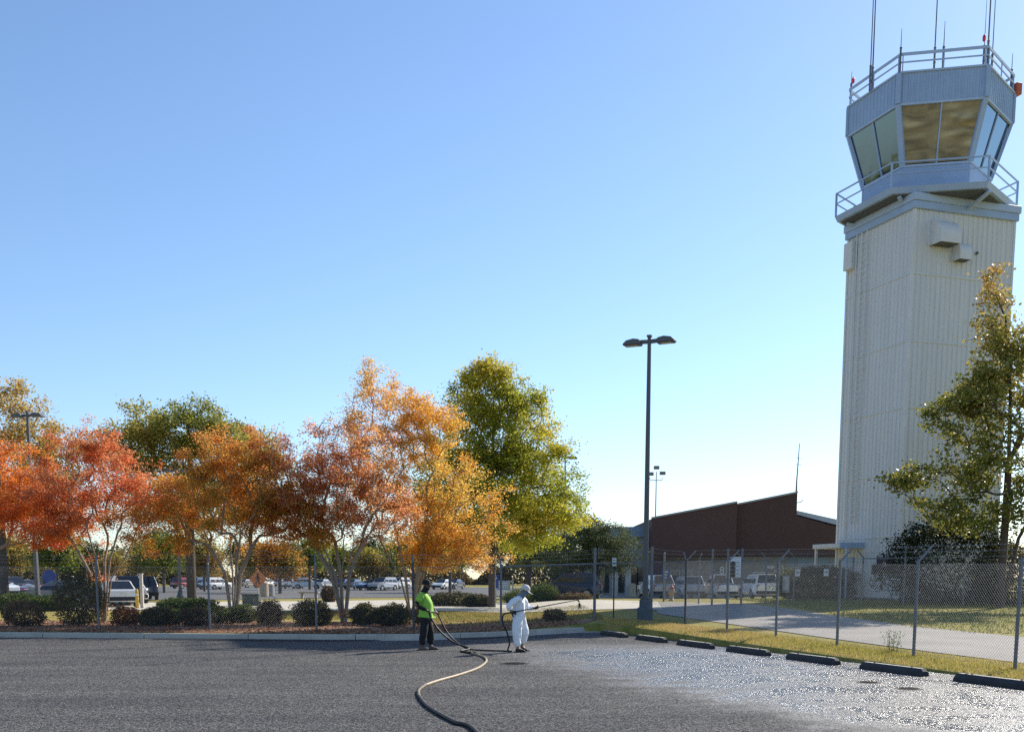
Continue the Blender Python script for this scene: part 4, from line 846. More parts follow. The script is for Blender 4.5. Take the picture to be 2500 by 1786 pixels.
for px, D, w, h, cols, lab, kw in [
    (62, 36.0, 1.75, .95, SB, 'brownish rounded shrub by the kerb at far left', {}),
    (203, 36.8, 2.15, 2.0, SD, 'big dark dense bush beside the red crape myrtle', dict(nleaf=9000)),
    (310, 36.5, 1.15, .75, SO, 'low rust-orange shrub beside the big dark bush', dict(nleaf=3000)),
    (385, 36.4, 1.35, .72, SD, 'dark shrub just right of the rust-orange shrub', {}),
    (425, 37.2, .8, .65, SG, 'small fresh green shrub tucked behind a dark one', dict(nleaf=2500)),
    (482, 36.2, 1.3, .68, SB, 'brown-green shrub left of the thick grey trunk', {}),
    (532, 38.2, 1.2, .72, SG, 'green shrub left of and behind the thick grey trunk', {}),
    (592, 38.6, 1.25, .75, SG, 'bright green shrub right of the thick grey trunk', {}),
    (660, 37.0, 1.1, .95, SB, 'upright brown-green shrub between the two orange trees', {}),
    (765, 36.2, 1.6, .95, SD, 'dark rounded shrub left of the pale forked trunk', dict(nleaf=7000)),
    (890, 36.6, 1.15, .85, SD, 'dark shrub right behind the pale forked trunk', {}),
    (955, 36.1, 1.6, .85, SD, 'wide dark shrub left of the green-shirted worker', dict(nleaf=7000)),
    (1030, 37.2, .85, .7, SB, 'scraggly brown shrub behind the fence post by the green-shirted worker', dict(nleaf=1800)),
    (40, 54, 3.2, 1.0, SG, 'low clipped green hedge clump at far left, near the parked car', {}),
    (135, 53, 2.4, .85, SG, 'low green hedge clump behind the left lamp post base', {}),
    (452, 52, 2.6, .75, SG, 'low green hedge clump beside the concrete drive', {}),
    (490, 49, 1.8, .75, SG, 'green hedge clump in front of the drive behind orange tree', {}),
    (806, 72, 1.3, 1.2, SB, 'round brown-tipped shrub on the drive island', dict(nleaf=3000)),
    (1105, 62, 3.4, .95, SD, 'dark low shrub mass left of the blue sign', {}),
    (1165, 60, 2.0, .8, SD, 'dark shrub at the foot of the blue sign', {}),
    (1265, 66, 2.3, 1.0, SG, 'spreading green juniper behind the white-suited worker', dict(spiky=True)),
    (1330, 66.5, 2.1, 1.25, SG, 'spiky green juniper below the dark blue car', dict(spiky=True)),
    (1400, 66, 2.8, .45, SB, 'low brown ground shrub right of the junipers', dict(spiky=True)),
    (1352, 38.6, 1.05, .50, SB, 'small dry brown shrub under the spray wand', dict(nleaf=1800)),
]:
    sc_ = 1 if D < 45 else 1.6
    shrub((lat(px, D), D, gz(lat(px, D), D)), w * .86, h * .88, lab, int(px * 7 + D), cols, ls=.07 * sc_, **kw)
hx = lat(1992, 56)
shrub((hx, 56.5, gz(hx, 56.5)), 3.9, 1.7, 'clipped green boxy hedge just left of the tower foot', 77, [(.04, .055, .014), (.08, .095, .02), (.17, .16, .03)], 16000, .09, 1.6, boxy=True, cat='hedge', name='hedge', group=None)
bx_ = lat(2330, 48.5)
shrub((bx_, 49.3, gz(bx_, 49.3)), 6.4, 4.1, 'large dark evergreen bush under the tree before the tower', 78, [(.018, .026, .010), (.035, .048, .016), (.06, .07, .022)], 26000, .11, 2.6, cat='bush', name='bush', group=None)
bx_ = lat(2480, 47)
shrub((bx_, 48.4, gz(bx_, 48.4)), 3.4, 2.8, 'yellow-green bush at the right picture edge beside dark evergreen bush', 79, [(.04, .05, .014), (.10, .10, .025), (.2, .15, .04)], 9000, .11, 2.2, cat='bush', name='bush', group=None)

# ------------------------------------------------------------------ cars
def car_proto(kind):
    K = dict(sedan=dict(L=4.65, W=1.8, belt=.93, top=1.45, g0=(-1.75, 1.0), g1=(-1.05, .15), hood=.80, trunk=.98),
             suv=dict(L=4.7, W=1.88, belt=1.08, top=1.72, g0=(-2.18, 1.0), g1=(-1.95, .25), hood=1.0, trunk=1.08),
             pickup=dict(L=5.5, W=1.95, belt=1.15, top=1.85, g0=(-.75, 1.35), g1=(-.55, .65), hood=1.1, trunk=1.12))[kind]
    L, W, belt, top, hood = K['L'], K['W'], K['belt'], K['top'], K['hood']; h = L / 2; wr = .35 if kind != 'sedan' else .32; ax = L * .295
    parts = []
    def arch(c): return [(c + (wr + .06) * math.cos(a), .32 + (wr + .06) * math.sin(a)) for a in [R(180 - 20 * i) for i in range(10)] if .32 + (wr + .06) * math.sin(a) >= .24]
    pr = [(-h + .05, .28)] + arch(-ax) + arch(ax) + [(h - .06, .26), (h, .42), (h - .03, hood - .18), (h - .25, hood - .04), (K['g0'][1] + .1, belt), (K['g0'][0], belt), (-h + .12, K['trunk']), (-h, K['trunk'] - .12), (-h - .02, .55)]
    mb = MB(); n = len(pr)
    for y, s in ((-W / 2 + .05, 1), (-W / 2, 1), (W / 2, 1), (W / 2 - .05, 1)):
        pass
    ys = [(-W / 2, .0), (W / 2, .0)]
    # loft: sides slightly tucked in at sill and shoulder
    def ring(y0):
        sgn = 1 if y0 > 0 else -1; out = []
        for (x, z) in pr:
            tuck = .10 * max(0, (z - .75) / .4) ** 2 + .05 * max(0, (.45 - z) / .3) + .16 * max(0, (abs(x) - (h - .45)) / .45) ** 2
            out.append((x, y0 - sgn * tuck, z))
        return out
    a, b = ring(-W / 2), ring(W / 2); mb.v = a + b
    mb.f = [tuple(range(n - 1, -1, -1)), tuple(range(n, 2 * n))] + [(j, (j + 1) % n, n + (j + 1) % n, n + j) for j in range(n)]
    parts.append(('body', mb.mesh('body', 'paint_white', bevel=.03), True))
    g0, g1 = K['g0'], K['g1']; wb, wt = W / 2 - .11, W / 2 - .30
    def P(x, y, z): return Vector((x, y, z))
    cab = MB(); vb = [P(g0[0], -wb, belt), P(g0[1], -wb, belt), P(g0[1], wb, belt), P(g0[0], wb, belt)]; vt = [P(g1[0], -wt, top), P(g1[1], -wt, top), P(g1[1], wt, top), P(g1[0], wt, top)]
    cab.v = [tuple(q) for q in vb + vt]; cab.f = [(4, 5, 6, 7)] + [(j, (j + 1) % 4, 4 + (j + 1) % 4, 4 + j) for j in range(4)]
    parts.append(('roof', cab.mesh('roof', 'paint_white', bevel=.05), True))
    def pane(q, ins):
        c = sum(q, Vector()) / 4; q = [lerp(p, c, ins) for p in q]; nr_ = (q[1] - q[0]).cross(q[3] - q[0]).normalized(); q = [p + nr_ * .012 for p in q]; return MB().poly(q).mesh('window', 'dark_glass')
    def side(s0, s1, sg):
        w = sg
        bl, br = P(lerp(g0[0], g0[1], s0), w * wb, belt + .02), P(lerp(g0[0], g0[1], s1), w * wb, belt + .02); tl, tr = P(lerp(g1[0], g1[1], s0), w * wt, top - .09), P(lerp(g1[0], g1[1], s1), w * wt, top - .09)
        q = [bl, br, tr, tl] if w < 0 else [br, bl, tl, tr]; return q
    spl = ((.05, .36), (.38, .68), (.70, .97)) if kind == 'suv' else ((.06, .5), (.53, .96))
    for sg in (-1, 1):
        for s0, s1 in spl: parts.append(('window', pane(side(s0, s1, sg), .05), False))
    parts.append(('windscreen', pane([vb[1], vb[2], vt[2], vt[1]], .1), False)); parts.append(('rear_window', pane([vb[3], vb[0], vt[0], vt[3]], .12), False))
    for x in (-ax, ax):
        for sg in (-1, 1):
            w = MB(); y0 = sg * (W / 2 - .12)
            w.lathe([(wr * .55, -.10), (wr, -.09), (wr, .09), (wr * .55, .10)], n=18)
            me = w.mesh('tyre', 'rubber'); me.transform(Matrix.Translation((x, y0, wr)) @ Matrix.Rotation(R(90), 4, 'X')); parts.append(('wheel', me, False))
            rm = MB().lathe([(wr * .62, -.105), (wr * .62, .105)], n=14).mesh('rim', 'rim'); rm.transform(Matrix.Translation((x, y0, wr)) @ Matrix.Rotation(R(90), 4, 'X')); parts.append(('rim', rm, 'sub'))
    for sg in (-1, 1):
        parts.append(('headlight', MB().box((h - .10, sg * (W / 2 - .32), hood - .22), (.12, .36, .14)).mesh('headlight', 'lamp_clear', bevel=.02), False))
        parts.append(('taillight', MB().box((-h + .07, sg * (W / 2 - .26), K['trunk'] - .24), (.14, .30 if kind == 'sedan' else .18, .16 if kind == 'sedan' else .34)).mesh('taillight', 'lamp_red', bevel=.02), False))
        parts.append(('mirror', MB().box((g0[1] - .25, sg * (W / 2 + .02), belt + .06), (.14, .2, .14)).mesh('mirror', 'paint_white', bevel=.03), True))
    parts.append(('rear_bumper', MB().box((-h + .02, 0, .46), (.14, W - .25, .22)).mesh('rear_bumper', 'rubber', bevel=.03), False))
    parts.append(('front_bumper', MB().box((h - .04, 0, .42), (.14, W - .3, .24)).mesh('front_bumper', 'rubber', bevel=.03), False))
    parts.append(('licence_plate', MB().box((-h - .035, 0, .78), (.02, .32, .16)).mesh('licence_plate', 'plate'), False))
    if kind == 'pickup': parts.append(('bed_well', MB().box((-1.75, 0, belt - .01), (1.85, W - .35, .06)).mesh('bed_well', 'rubber'), False))
    return parts
cars = {k: car_proto(k) for k in ('sedan', 'suv', 'pickup')}
def car(kind, paint, px, D, heading, label, group, x=None, s=1):
    X = lat(px, D) if x is None else x
    c = thing('parked_car', (X, D, gz(X, D) + .03), label, {'sedan': 'car', 'suv': 'car', 'pickup': 'pickup truck'}[kind], R(heading), group); c.scale = (s,) * 3; wheel = None
    for nm, me, pt in cars[kind]:
        o = link(nm, me, c if pt != 'sub' else wheel)
        if nm == 'wheel': wheel = o
        if pt is True:
            o.material_slots[0].link = 'OBJECT'; o.material_slots[0].material = MATS['paint_' + paint]
G = 'cars in the far car park'
for i, (k, pa, px, D, hd, lab) in enumerate([
    ('suv', 'white', 2, 92, -38, 'white car at the left edge, nearest in the row of parked cars'),
    ('sedan', 'maroon', 26, 96, -38, 'dark maroon car second in the left row of parked cars'),
    ('suv', 'grey', 44, 100, -38, 'grey-blue car third in the left row of parked cars'),
    ('sedan', 'white', 68, 104, -38, 'white car fourth in the left row before the red one'),
    ('sedan', 'red', 90, 109, -38, 'bright red car at the end of the left row'),
    ('sedan', 'grey', 150, 60.5, 180, 'grey-blue car with low nose partly behind the big dark bush'),
    ('sedan', 'white', 292, 61, 118, 'white saloon seen from behind right of the big dark bush'),
    ('suv', 'black', 308, 65, 118, 'black car next to the white saloon behind the red tree'),
    ('sedan', 'white', 322, 69, 118, 'white car with red tail lamps beside the yellow bollard'),
    ('suv', 'navy', 352, 80, 118, 'dark blue van-like car behind the yellow bollard'),
    ('suv', 'silver', 280, 84, 118, 'silver car glimpsed through the stems of the red tree'),
    ('suv', 'red', 458, 168, 60, 'red car far off beside the thick oak trunk'),
    ('suv', 'sky', 505, 155, 60, 'pale blue car far off left of the orange tree trunk'),
    ('suv', 'white', 535, 154, 60, 'white car far off right behind the thick grey trunk'),
    ('sedan', 'tan', 608, 182, 70, 'beige car far off under the orange walking sign'),
    ('suv', 'white', 652, 179, 70, 'white car far off, first right of the orange walking sign'),
    ('sedan', 'silver', 690, 182, 70, 'silver car far off between two thin tree trunks'),
    ('suv', 'white', 722, 168, 75, 'white car far off left of the white box-shaped off-roader'),
    ('suv', 'white', 755, 163, 5, 'white box-shaped off-roader seen side on beyond the fence post'),
    ('sedan', 'silver', 795, 168, 70, 'silver car far off behind the brown-tipped round shrub'),
    ('sedan', 'blue', 846, 161, 70, 'blue car glimpsed between the pale forked stems'),
    ('sedan', 'sky', 872, 155, 65, 'pale blue car right of the pale forked stems'),
    ('sedan', 'blue', 910, 147, -128, 'bright blue car left of the dark single trunk'),
    ('suv', 'silver', 938, 141, -120, 'silver crossover seen from the front beside the dark single trunk'),
    ('suv', 'white', 975, 161, -120, 'white car right of the dark single trunk'),
    ('sedan', 'white', 1082, 155, -110, 'white car glimpsed right of the green-shirted worker'),
    ('sedan', 'navy', 1110, 158, -110, 'dark blue car glimpsed behind the yellow tree branches'),
]): car(k, pa, px, D, hd, lab, G)
G2 = 'cars in front of the terminal'
car('suv', 'navy', 1383, 72, 172, 'dark blue estate car seen side on behind the junipers', G2)
car('suv', 'silver', 1598, 80, 98, 'silver car seen from behind right of the tall lamp post', G2)
car('suv', 'silver', 1672, 85, 98, 'silver car parked before the glass terminal door behind fence', G2)
car('pickup', 'white', 1755, 84, 92, 'white pickup seen from behind below the gate number sign', G2)
car('suv', 'white', 1846, 77, 94, 'white sport utility car seen from behind left of the hedge', G2)

# ------------------------------------------------------------------ signs and small street furniture
def sign(loc, label, w, h, top, plate, post='post_pale', marks=(), rz=0, pw=.07, round_=False, name='sign', mk='sign_white', diamond=False):
    o = thing(name, loc, label, 'sign', rz)
    MB().box((0, .03, top / 2 - .1), (pw, pw, top + .2)).build('post', post, o)
    z = top - h / 2
    if round_: p = MB().lathe([(w / 2, 0), (w / 2, .02)], n=20).build('plate', plate, o, loc=(0, -.02, z), rot=(R(90), 0, 0))
    elif diamond: p = MB().extrude([(0, -.03, z - w * .707), (w * .707, -.03, z), (0, -.03, z + w * .707), (-w * .707, -.03, z)], (0, .02, 0)).build('plate', plate, o)
    else: p = MB().box((0, -.02, z), (w, .02, h)).build('plate', plate, o, bevel=.004)
    for (x, zz, mw, mh) in marks: MB().box((x, -.0335 if not diamond else -.035, z + zz), (mw, .006, mh)).build('lettering', mk, o if p is None else p, loc=(0, 0, 0) if not round_ else None)
    return o
SM = [(0, .22, .36, .10), (0, .0, .26, .09), (0, -.2, .22, .05), (0, -.25, .09, .07)]
sign((lat(1206, 67), 67, .15), 'blue sign with white lettering on pale post near the worker', .60, .82, 1.82, 'sign_blue', marks=SM, rz=R(-5))
sign((lat(1622, 63), 63, gz(lat(1622, 63), 63)), 'blue sign with white lettering right of the tall lamp post', .45, .62, 1.75, 'sign_blue', marks=[(a * .75, b * .75, c * .75, d * .75) for a, b, c, d in SM], post='galv', rz=R(-8))
sign((lat(130, 84), 84, .15), 'round-topped blue sign in the left car park', 1.1, 1.1, 2.3, 'sign_blue', round_=True, post='galv')
o = thing('sign', (lat(1229, 70), 70, .15), 'pale framed notice board with two posts beside the blue sign', 'sign')
for s in (-.5, .62): MB().box((s, .05, .75), (.09, .09, 1.7)).build('post', 'post_pale', o)
MB().box((0, 0, 1.15), (.9, .04, .62)).build('plate', 'sign_pale_blue', o, bevel=.01)
for z in (1.28, 1.15, 1.02): MB().box((0, -.024, z), (.6, .006, .05)).build('lettering', 'sign_white', o)
sign((lat(1509, 37), 38.8, gz(3.8, 38.8)), 'small white parking plates on a thin black post near the tall lamp', .15, .30, 2.15, 'sign_white', post='post_black', pw=.045, marks=[(0, .06, .1, .05), (0, -.06, .08, .04)], mk='trim_grey')
o = sign((lat(635, 63), 63, .15), 'orange diamond sign with black walking figure under the orange tree', .76, 1.08, 2.1, 'sign_orange', post='post_pale', diamond=True)
fg = MB(); zc = 2.1 - .54
fg.lathe([(.01, -.06), (.055, -.03), (.06, 0), (.055, .03), (.01, .06)], (0, -.045, zc + .28), 8)
fg.bar((0, -.04, zc + .2), (-.01, -.04, zc - .02), .12, .012, (0, 1, 0)); fg.bar((0, -.04, zc), (.12, -.04, zc - .3), .055, .012, (0, 1, 0)); fg.bar((-.01, -.04, zc), (-.13, -.04, zc - .3), .055, .012, (0, 1, 0)); fg.bar((0, -.04, zc + .18), (.15, -.04, zc), .04, .012, (0, 1, 0)); fg.bar((0, -.04, zc + .18), (-.14, -.04, zc), .04, .012, (0, 1, 0))
fg.build('walking_figure', 'sign_black', o)
for px, w, h, lab, mt in ((1779, .55, .75, 'faded pinkish notice plate hung on the tall gate posts', 'bin_tan'), (1791, .62, .92, 'white notice plate with print hung on the tall gate', 'sign_white')):
    o = thing('notice_plate', (lat(px, 48.8), 48.85, gz(lat(px, 48.8), 48.8)), lab, 'sign'); p = MB().box((0, 0, 1.62 + (.12 if mt == 'sign_white' else 0)), (w * .8, .015, h)).build('plate', mt, o)
    for k in range(4): MB().box((0, -.0105, 1.95 - k * .17), (w * .55, .005, .04)).build('lettering', 'trim_grey', p)
    for k in (-1, 1): MB().bar((k * w * .3, .0, 1.2), (k * w * .3, .06, 1.2), .02).build('fixing', 'galv', o)
for px, lab in ((1941, 'small white box on the inner fence above the hedge'), (2010, 'small pale notice on the canopy post by the tower')):
    o = thing('notice_plate', (lat(px, 49.6), 49.6, gz(lat(px, 49.6), 49.6)), lab, 'sign'); MB().box((0, 0, 1.45), (.22, .05, .32)).build('plate', 'sign_white', o, bevel=.005); MB().box((0, -.028, 1.47), (.15, .005, .12)).build('lettering', 'trim_grey', o)
# hydrant
hx, hy = lat(1637, 58), 58
o = thing('fire_hydrant', (hx, hy, gz(hx, hy)), 'tan fire hydrant with reddish cap on the grass by the gate', 'hydrant')
MB().lathe([(.16, -.1), (.16, .05), (.11, .07), (.11, .52), (.15, .55), (.15, .62)], n=14).build('barrel', 'hydrant_tan', o, smooth=True)
MB().lathe([(.14, .62), (.13, .72), (.08, .80), (.035, .83), (.035, .89), (.01, .9)], n=14).build('bonnet', 'hydrant_red', o, smooth=True)
for s, r_ in ((-1, .06), (1, .06)): MB().tube([(0, 0, .45), (s * .2, 0, .45)], r_, 8).build('nozzle', 'hydrant_tan', o)
MB().tube([(0, 0, .42), (0, -.22, .42)], .08, 10).build('pumper_nozzle', 'hydrant_tan', o)
# bollard, white post, bins, utility boxes
o = thing('bollard', (lat(340, 57), 57, .15), 'yellow bollard beside the pale post behind the red tree', 'bollard'); MB().lathe([(.085, -.1), (.085, .95), (.06, 1.02), (.02, 1.05)], n=12).build('shaft', 'yellow_paint', o, smooth=True)
MB().lathe([(.088, .7), (.088, .78)], n=12).build('band', 'sign_white', o)
o = thing('marker_post', (lat(352, 57.3), 57.3, .15), 'pale weathered post right of the yellow bollard', 'post'); MB().box((0, 0, .85), (.16, .16, 1.9)).build('shaft', 'post_pale', o, bevel=.015); MB().box((0, 0, 1.83), (.2, .2, .06)).build('cap', 'frame_pale', o)
def bin_(px, D, label, c='bin_tan', r=.3, h=.95):
    o = thing('litter_bin', (lat(px, D), D, gz(lat(px, D), D) + .03), label, 'bin'); MB().lathe([(r * .9, 0), (r, .04), (r, h), (r * .92, h + .03)], n=16).build('drum', c, o); MB().lathe([(r * 1.04, h + .03), (r * .95, h + .12), (r * .4, h + .2)], n=16).build('lid', 'bin_tan', o); return o
bin_(1542, 92, 'tan round litter bin beside the pale terminal column'); bin_(647, 92, 'tan litter bin under the orange walking sign', r=.45, h=1.1); bin_(663, 94, 'grey litter bin next to a tan one in car park', c='trim_grey', r=.4)
o = thing('utility_box', (lat(618, 62), 62, .15), 'dark green utility cabinet left of the orange walking sign', 'utility box'); MB().box((0, 0, .32), (.95, .6, .66)).build('cabinet', 'utility_green', o, bevel=.03); MB().box((0, 0, .68), (1.0, .66, .05)).build('lid', 'utility_green', o); MB().box((.2, -.31, .35), (.05, .03, .12)).build('handle', 'galv', o)
o = thing('concrete_bench', (lat(758, 86), 86, .15), 'low pale concrete bench in the car park between the orange and pink trees', 'bench'); MB().box((0, 0, .48), (1.6, .5, .12)).build('seat', 'bin_tan', o, bevel=.02)
for s in (-.55, .55): MB().box((s, 0, .22), (.18, .42, .45)).build('leg', 'bin_tan', o)
o = thing('traffic_cone', (lat(1887, 76), 76, gz(lat(1887, 76), 76) + .02), 'small white marker cone right of the white sport utility car', 'cone'); MB().lathe([(.2, 0), (.2, .04), (.12, .05), (.03, .5)], n=12).build('cone_body', 'sign_white', o, smooth=False); MB().box((0, 0, .01), (.4, .4, .03)).build('foot', 'sign_white', o)
# covers set in the lot
def cover(x, y, r, label, nm='manhole_cover'):
    o = thing(nm, (x, y, 0), label, 'cover'); MB().lathe([(r + .05, -.03), (r + .05, .004), (r, .0045)], n=28).build('frame', 'cast_iron', o); c = MB().lathe([(r - .015, -.02), (r - .015, .009)], n=28).build('lid', 'cast_iron', o)
    for i in range(-3, 4):
        q = math.sqrt(max(0, (r * .85) ** 2 - (i * r * .25) ** 2)); MB().box((0, i * r * .25, .011), (2 * q, r * .08, .006)).build('rib', 'cast_iron', c)
cover(.05, 22.05, .27, 'round iron manhole cover on the lot near the hose bend'); cover(6.05, 18.0, .16, 'small round valve cover nearer the wheel stops'); cover(6.35, 16.95, .17, 'small round valve cover nearer the camera, beside another')

# ------------------------------------------------------------------ people
def skin(name, V, E, rad, m, parent, root=0, sub=2, smooth=True):
    me = bpy.data.meshes.new(name); me.from_pydata([tuple(v) for v in V], E, []); o = bpy.data.objects.new(name, me); C.objects.link(o)
    sk = o.modifiers.new('s', 'SKIN'); sk.use_smooth_shade = True; sk.branch_smoothing = .4
    for i, sv_ in enumerate(me.skin_vertices[0].data):
        r_ = rad[i]; sv_.radius = (r_, r_) if isinstance(r_, (int, float)) else r_; sv_.use_root = (i == root)
    ss = o.modifiers.new('u', 'SUBSURF'); ss.levels = sub; ss.render_levels = sub
    dg = bpy.context.evaluated_depsgraph_get(); nm = bpy.data.meshes.new_from_object(o.evaluated_get(dg)); bpy.data.objects.remove(o); bpy.data.meshes.remove(me)
    nm.name = name; nm.materials.clear(); nm.materials.append(MATS[m]); nm.polygons.foreach_set('use_smooth', [True] * len(nm.polygons)); return link(name, nm, parent)
from mathutils import noise as mnoise
def folds(o, amp=.012, f=(9, 9, 4), seed=0):
    me = o.data; me.update(); N = [v.normal.copy() for v in me.vertices]
    for v, nn in zip(me.vertices, N):
        p = Vector((v.co.x * f[0] + seed, v.co.y * f[1], v.co.z * f[2])); k = mnoise.noise(p) + .5 * mnoise.noise(p * 2.3)
        v.co += nn * amp * (k - .3 * abs(k))
    me.update(); return o
def chain(V, E, Rr, pts, rads, start=None):
    prev = start
    for p, r_ in zip(pts, rads):
        V.append(Vector(p)); Rr.append(r_); i = len(V) - 1
        if prev is not None: E.append((prev, i))
        prev = i
    return prev
def hand(parent, wrist, palm, along_, side, m):
    """glove: palm and five curled fingers; along_ points down the fingers, side across the knuckles"""
    w, p, a, s = Vector(wrist), Vector(palm), Vector(along_).normalized(), Vector(side).normalized(); n = a.cross(s).normalized(); V = []; E = []; rr = []
    pl = chain(V, E, rr, [w, lerp(w, p, .5), p], [.030, (.040, .028), (.042, .026)])
    for k, (off, ln) in enumerate(((-.032, .032), (-.011, .036), (.011, .034), (.031, .027))):
        b = p + s * off + a * .01
        chain(V, E, rr, [b, b + a * ln, b + a * ln * 1.5 + n * .026, b + a * ln * 1.1 + n * .05], [.0115, .0105, .0095, .008], pl)
    b = lerp(w, p, .45) - s * .03
    chain(V, E, rr, [b, b - s * .028 + a * .02 + n * .012, b - s * .018 + a * .045 + n * .034], [.0125, .011, .009], 1)
    return skin('glove', V, E, rr, m, parent, 0, 1)
def head_parts(o, c, tilt, skin_m, body_V):
    pass
def person(loc, rz, label, J, body_m, thin=1):
    o = thing('person', loc, label, 'person', rz); V = []; E = []; rr = []
    pel = chain(V, E, rr, [J['pelvis']], [(.13 * thin, .11 * thin)])
    ch = chain(V, E, rr, [J['belly'], J['chest'], J['neck0'], J['neck1']], [(.13 * thin, .12 * thin), (.14 * thin, .11 * thin), .055, .052], pel)
    chain(V, E, rr, [J['jaw'], J['head'], J['crown']], [(.062, .07), (.083, .098), (.062, .075)], ch); hi_ = len(V) - 2
    jaw = len(V) - 3
    f = Vector(J['face']); hd = Vector(J['head']); sd_ = Vector((0, 1, 0))
    chain(V, E, rr, [hd + f * .102 - Vector((0, 0, .018)), hd + f * .122 - Vector((0, 0, .04))], [.014, .011], hi_)     # nose
    for s in (-1, 1): chain(V, E, rr, [hd + sd_ * s * .083 - f * .008 - Vector((0, 0, .02)), hd + sd_ * s * .092 - f * .016 - Vector((0, 0, .0))], [.014, .012], hi_)   # ears
    cidx = 2
    for S in ('n', 'f'):
        chain(V, E, rr, [J['sh_' + S], J['el_' + S], J['wr_' + S], J['ha_' + S]], [.058 * thin, .042, .030, .034], cidx)
        chain(V, E, rr, [J['hip_' + S], J['kn_' + S], J['an_' + S], J['toe_' + S]], [.085, .058, .042, .035], pel)
    b = skin('body', V, E, rr, body_m, o, 0, 2)
    for s in (-1, 1):                                                   # eyes, mouth
        e_ = hd + f * .092 + sd_ * s * .033 + Vector((0, 0, .004)); MB().lathe([(.003, -.009), (.009, -.005), (.011, 0), (.009, .005), (.003, .009)], tuple(e_), 8).build('eye', 'sign_white', o, smooth=True)
        MB().lathe([(.002, -.005), (.005, 0), (.002, .005)], tuple(e_ + f * .009), 6).build('pupil', 'sign_black', o)
    mo = hd + f * .094 - Vector((0, 0, .062)); MB().bar(mo - sd_ * .024, mo + sd_ * .024, .009, .007).build('mouth', 'hydrant_red', o)
    return o, b
def cap(o, hd, f, m, tilt, brim=.11):
    T = Matrix.Translation(hd) @ Matrix.Rotation(tilt, 4, 'Y'); mb = MB(); n = 16; prof = [(1.0, .015), (1.0, .05), (.88, .095), (.6, .128), (.2, .142)]
    for (k, z) in prof:
        for j in range(n): a = 2 * math.pi * j / n; mb.v.append(tuple(T @ Vector((.112 * k * math.cos(a), .095 * k * math.sin(a), z))))
    for k in range(len(prof) - 1):
        for j in range(n): a = k * n + j; b_ = k * n + (j + 1) % n; mb.f.append((a, b_, b_ + n, a + n))
    mb.f.append(tuple(range((len(prof) - 1) * n, len(prof) * n))); c = mb.build('cap', m, o, smooth=True)
    br = MB(); lp = [(.09 * math.cos(a), .09 * math.sin(a)) for a in [R(-75 + 15 * i) for i in range(11)]]; lo_ = [(.095 + brim * math.cos(a) * 1.0, .085 * math.sin(a)) for a in [R(75 - 15 * i) for i in range(11)]]
    q = [T @ Vector((x, y, .022 - (.018 if i > 10 else 0))) for i, (x, y) in enumerate(lp + lo_)]; br.extrude(q, T.to_3x3() @ Vector((0, 0, .007))); br.build('brim', m, c)
def shoes(o, J, m, names=('n', 'f')):
    for S in names:
        a, t = Vector(J['an_' + S]), Vector(J['toe_' + S]); d = (t - a); d.z = 0; d = d.normalized(); h = a - d * .06; V = [Vector((h.x, h.y, a.z * .0 + max(.045, t.z + .01))), Vector((a.x, a.y, max(.055, t.z + .02))), Vector((t.x, t.y, max(.038, t.z))), Vector((t.x, t.y, max(.032, t.z))) + d * .06]
        s = skin('shoe', V, [(0, 1), (1, 2), (2, 3)], [(.042, .045), (.05, .052), (.047, .036), (.038, .026)], m, o, 1, 2)
        MB().extrude([tuple(Vector((h.x, h.y, max(.0, t.z - .034))) + d * x + Vector((-d.y, d.x, 0)) * y) for x, y in ((-.04, -.035), (.1, -.045), (.24, -.04), (.27, 0), (.24, .04), (.1, .045), (-.04, .035))], (0, 0, .02)).build('sole', 'rubber', s)
# worker in the green shirt, in profile, paying out the hose
Jg = dict(pelvis=(.0, 0, .84), belly=(.03, 0, 1.02), chest=(-.03, 0, 1.26), neck0=(-.04, 0, 1.42), neck1=(-.01, 0, 1.47), jaw=(.035, 0, 1.50), head=(.025, 0, 1.585), crown=(.015, 0, 1.66), face=(1, 0, 0),
          sh_n=(-.08, -.19, 1.37), el_n=(-.19, -.27, 1.09), wr_n=(.05, -.20, .985), ha_n=(.10, -.18, .955), sh_f=(-.02, .19, 1.37), el_f=(.03, .27, 1.10), wr_f=(.20, .14, .96), ha_f=(.26, .10, .90),
          hip_n=(-.01, -.10, .80), kn_n=(-.03, -.12, .45), an_n=(-.10, -.12, .08), toe_n=(.03, -.13, .035), hip_f=(.02, .10, .80), kn_f=(.08, .11, .45), an_f=(.09, .11, .08), toe_f=(.22, .10, .035))
GP = Vector((-2.12, 26.3, 0)); GR = R(-6)
gman, gb = person(GP, GR, 'person in hi-vis green shirt and black trousers holding the hose', Jg, 'skin_dark', .85)
V, E, rr = [], [], []
p0 = chain(V, E, rr, [(.02, 0, .82), (.035, 0, 1.0), (.0, 0, 1.2), (-.05, 0, 1.38)], [(.19, .165), (.205, .19), (.185, .165), (.095, .12)]); 
for s in (-1, 1): chain(V, E, rr, [(-.06, s * .19, 1.36), lerp(Vector(Jg['sh_n' if s < 0 else 'sh_f']), Vector(Jg['el_n' if s < 0 else 'el_f']), .72)], [.10, .095], 2 if False else 3)
folds(skin('shirt', V, E, rr, 'hi_vis', gman, 1, 3), .016, (8, 8, 6), 3)
V, E, rr = [], [], []; chain(V, E, rr, [(.018, 0, .755), (.022, 0, .80)], [(.20, .175), (.205, .18)]); skin('shirt_hem', V, E, rr, 'shirt_grey', gman, 0, 1)
V, E, rr = [], [], []; b0 = chain(V, E, rr, [(.01, 0, .90), (.01, 0, .80)], [(.15, .15), (.155, .16)])
